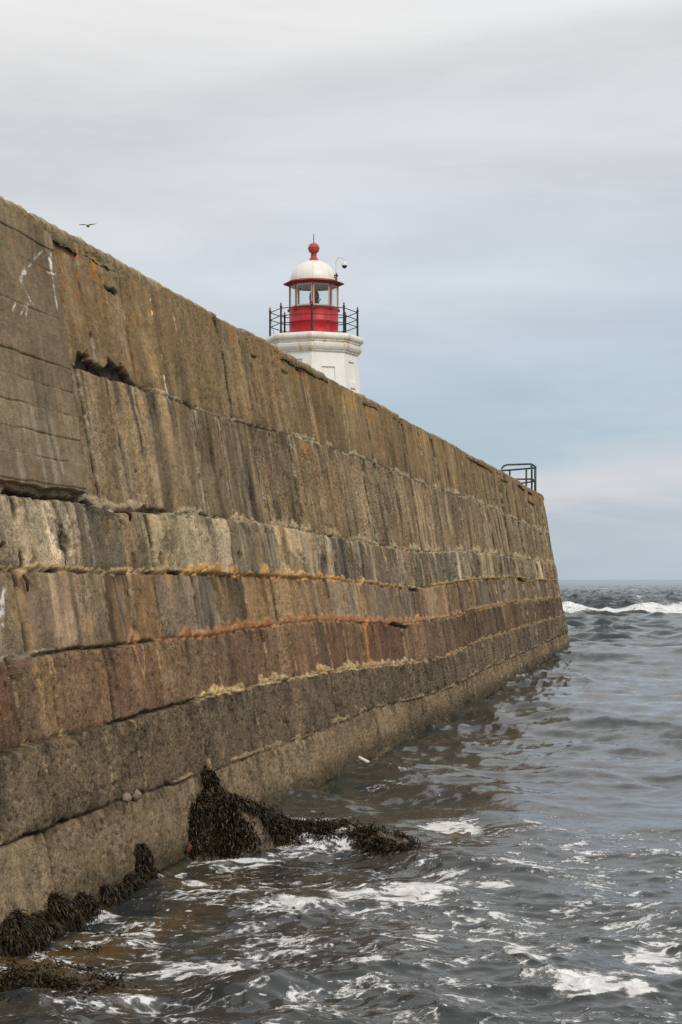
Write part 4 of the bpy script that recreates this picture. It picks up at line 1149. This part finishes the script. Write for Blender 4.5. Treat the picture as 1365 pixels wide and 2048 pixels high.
link('camera_lens_dome', lathe([(.092, lz(535)), (.09, lz(537)), (.07, lz(539)), (.035, lz(540.3)), (0, lz(540.6))], 24, cx=hx, cyy=cam_y), M_DARK, sc_, True)

# ------------------------------------------------------------------ hoop railing near the pier end
def at(u, v, y): return Vector(((u - U0) / F * y, y, HC + (V0 - v) / F * y))
hr = empty('safety_railing', (6.2, 61, H))
tag(hr, 'grey tubular guard railing standing at the far end of the wall', 'railing')
TR = .034
zn = at(0, 928, 60.5).z
def rail(name, pts, r=TR): return link(name, tube(pts, r, 10), M_GALV, hr, True)
y1n = 60.5
low = Vector((0, 0, -1.1))
c0 = at(1002, 944, y1n); c1 = at(1064, 928, y1n)
rail('top_rail', [at(1001, 950, y1n), at(1002, 942, y1n), at(1004.5, 936, y1n), at(1009, 931.5, y1n), at(1015, 929.5, y1n), at(1035, 929, y1n), at(1059, 928, y1n), at(1062.5, 929.2, y1n), at(1063.8, 933, y1n), at(1064, 940, y1n), at(1064, 985, y1n)])
far1, far0 = at(1071, 933.5, 62.6), at(1002, 941.5, 64.2)
rail('top_rail', [at(1062, 928.2, y1n), at(1067, 930, 61.4), far1])
rail('top_rail', [far1 + Vector((0, .02, -.04)), far0])
rail('mid_rail', [at(1020, 958.5, y1n), at(1064, 958.2, y1n)], TR * .9)
rail('mid_rail', [at(1064, 958.4, y1n), at(1071, 961, 62.6)], TR * .9)
rail('mid_rail', [at(1071, 962.5, 62.6), at(1020, 970, 64)], TR * .9)
for (u, v, y) in ((1020, 940, 63.8), (1053, 937, 63.0), (1071, 932, 62.6)):
    p = at(u, v, y); rail('post', [p, p + Vector((0, 0, -1.35))], TR if u < 1070 else TR * 1.35)
p = at(1003, 940, y1n); rail('post', [at(1001, 950, y1n), at(1001, 950, y1n) + Vector((0, 0, -.9))])

# ------------------------------------------------------------------ gull
def gull():
    gy_ = 88.0; s = gy_ / F
    def g(u, v, dy=0): return Vector(((u - U0) * s, gy_ + dy, HC + (V0 - v) * s))
    # one welded sheet: wings sweep through a rounded body
    span = [(158.5, 449.7, .02), (165, 449.2, .05), (170, 449.2, .07), (173, 450.4, .085), (175.2, 451.2, .10), (177.4, 450.9, .10), (180, 449.6, .085), (184, 448.8, .07), (188, 448.3, .05), (194, 447.4, .012)]
    bm = bmesh.new(); rings = []
    for (u, v, chord) in span:
        c = g(u, v); th = .018 if not 174 < u < 179 else .055
        ring = []
        for k in range(10):
            a = 2 * PI * k / 10
            ring.append(bm.verts.new(c + Vector((0, math.cos(a) * chord * 1.4 - .02, math.sin(a) * th))))
        rings.append(ring)
    for i in range(len(rings) - 1):
        for k in range(10): bm.faces.new((rings[i][k], rings[i][(k + 1) % 10], rings[i + 1][(k + 1) % 10], rings[i + 1][k]))
    bm.faces.new(rings[0][::-1]); bm.faces.new(rings[-1])
    # pull body out fore and aft: head and tail
    bmesh.ops.recalc_face_normals(bm, faces=bm.faces)
    me = bpy.data.meshes.new('gull'); bm.to_mesh(me); bm.free()
    body = tube([g(176.2, 451.3, .32), g(176.2, 451.5, .18), g(176.3, 451.7, .0), g(176.4, 451.9, -.16), g(176.6, 452.3, -.26), g(176.8, 452.6, -.34)], [.03, .055, .075, .065, .045, .012], 12)
    me = merge([me, body])
    o = link('gull', me, None, None, True); me.materials.append(paint_mat('grey_feathers', (.38, .38, .35), .8, 0, .2))
    rm = o.modifiers.new('weld', 'REMESH'); rm.mode = 'VOXEL'; rm.voxel_size = .012; rm.use_smooth_shade = True
    tag(o, 'grey gull gliding on spread wings above the near wall top', 'bird')
gull()

# ------------------------------------------------------------------ SKY + LIGHT
world = bpy.data.worlds.new('World'); scene.world = world; world.use_nodes = True
nt = world.node_tree; nt.nodes.clear()
out = N(nt, 'ShaderNodeOutputWorld'); bg = N(nt, 'ShaderNodeBackground')
SUN_EL, SUN_AZ = math.radians(42), math.radians(145)      # azimuth clockwise from +Y
sky = N(nt, 'ShaderNodeTexSky'); sky.sky_type = 'NISHITA'; sky.sun_disc = False
sky.sun_elevation = SUN_EL; sky.sun_rotation = SUN_AZ; sky.dust_density = 2.0
tc = N(nt, 'ShaderNodeTexCoord').outputs['Generated']
sx = N(nt, 'ShaderNodeSeparateXYZ'); L(nt, tc, sx.inputs[0])
w1 = noise(nt, mapping(nt, tc, (2.0, 2.0, 10)), 1.0, 6, .52, .25)
w2 = noise(nt, mapping(nt, tc, (1.2, 1.2, 7), (3, 1, 5)), 1.0, 3, .5, .2)
zel = math_(nt, 'ADD', sx.outputs[2], math_(nt, 'MULTIPLY', math_(nt, 'SUBTRACT', w1, .5), .15))
zel = math_(nt, 'SUBTRACT', zel, math_(nt, 'MULTIPLY', sx.outputs[0], .10))
lowf = mrange(nt, sx.outputs[2], 0.0, .06)
zel = math_(nt, 'ADD', math_(nt, 'MULTIPLY', zel, lowf), math_(nt, 'MULTIPLY', sx.outputs[2], math_(nt, 'SUBTRACT', 1.0, lowf)))
cr = N(nt, 'ShaderNodeValToRGB'); L(nt, math_(nt, 'MULTIPLY', zel, 2.0), cr.inputs[0])
stops = [(0.0,(.40,.47,.54)),(.04,(.46,.51,.565)),(.08,(.52,.54,.575)),(.12,(.38,.475,.55)),(.18,(.36,.435,.515)),(.26,(.44,.50,.57)),(.36,(.53,.565,.61)),(.44,(.61,.635,.66)),(.52,(.575,.585,.60)),(.64,(.69,.685,.675)),(1.0,(.78,.775,.76))]
el = cr.color_ramp.elements
while len(el) > 1: el.remove(el[0])
el[0].position = 0; el[0].color = (*stops[0][1], 1)
for p, c in stops[1:]:
    e = el.new(p); e.color = (*c, 1)
cl = mixc(nt, 1.0, cr.outputs[0], mrange(nt, w2, .3, .7, .90, 1.10), 'MULTIPLY')
w3 = noise(nt, mapping(nt, tc, (3, 3, 17), (1, 5, 2)), 1.0, 6, .6, .6)
cl = mixc(nt, 1.0, cl, mrange(nt, w3, .32, .68, .94, 1.055), 'MULTIPLY')
warm = math_(nt, 'MULTIPLY', math_(nt, 'MULTIPLY', mrange(nt, w3, .48, .62), mrange(nt, sx.outputs[2], .022, .035)), mrange(nt, sx.outputs[2], .048, .062, 1, 0))
cl = mixc(nt, math_(nt, 'MULTIPLY', warm, .6), cl, (.66, .62, .60))
# darker cloud bases overhead, beyond the picture
pk = noise(nt, mapping(nt, tc, (3, 3, 9), (8, 8, 8)), 1.0, 6, .55, .4)
cl = mixc(nt, math_(nt, 'MULTIPLY', mrange(nt, pk, .52, .72), .16), cl, (.80, .79, .775))
hz_ = mixc(nt, mrange(nt, sx.outputs[2], -.02, 0.0), (.25, .28, .30), cl)
nish = N(nt, 'ShaderNodeVectorMath'); nish.operation = 'SCALE'; nish.inputs['Scale'].default_value = .08
L(nt, sky.outputs[0], nish.inputs[0])
final = mixc(nt, .08, hz_, nish.outputs[0])
L(nt, final, bg.inputs[0]); bg.inputs[1].default_value = 1.0
L(nt, bg.outputs[0], out.inputs[0])
sd = bpy.data.lights.new('sun', 'SUN'); sd.energy = 1.3; sd.angle = math.radians(14); sd.color = (1, .94, .85)
so = bpy.data.objects.new('sun', sd); C.objects.link(so)
dirv = Vector((math.sin(SUN_AZ) * math.cos(SUN_EL), math.cos(SUN_AZ) * math.cos(SUN_EL), math.sin(SUN_EL)))
so.rotation_euler = (-dirv).to_track_quat('-Z', 'Y').to_euler(); so.location = (20, -20, 30)

cd = bpy.data.cameras.new('camera'); cam = bpy.data.objects.new('camera', cd); C.objects.link(cam)
cam.location = (0, 0, HC); cam.rotation_euler = (PI / 2, 0, 0)
cd.sensor_fit = 'VERTICAL'; cd.sensor_height = 36.0; cd.sensor_width = 24.0
cd.lens = 36.0 * F / 2048.0
cd.shift_y = (V0 - 1024.0) / 2048.0
cd.clip_start = .1; cd.clip_end = 20000
scene.camera = cam
vs = scene.view_settings; vs.view_transform = 'Standard'; vs.look = 'None'; vs.exposure = .27; vs.gamma = 1
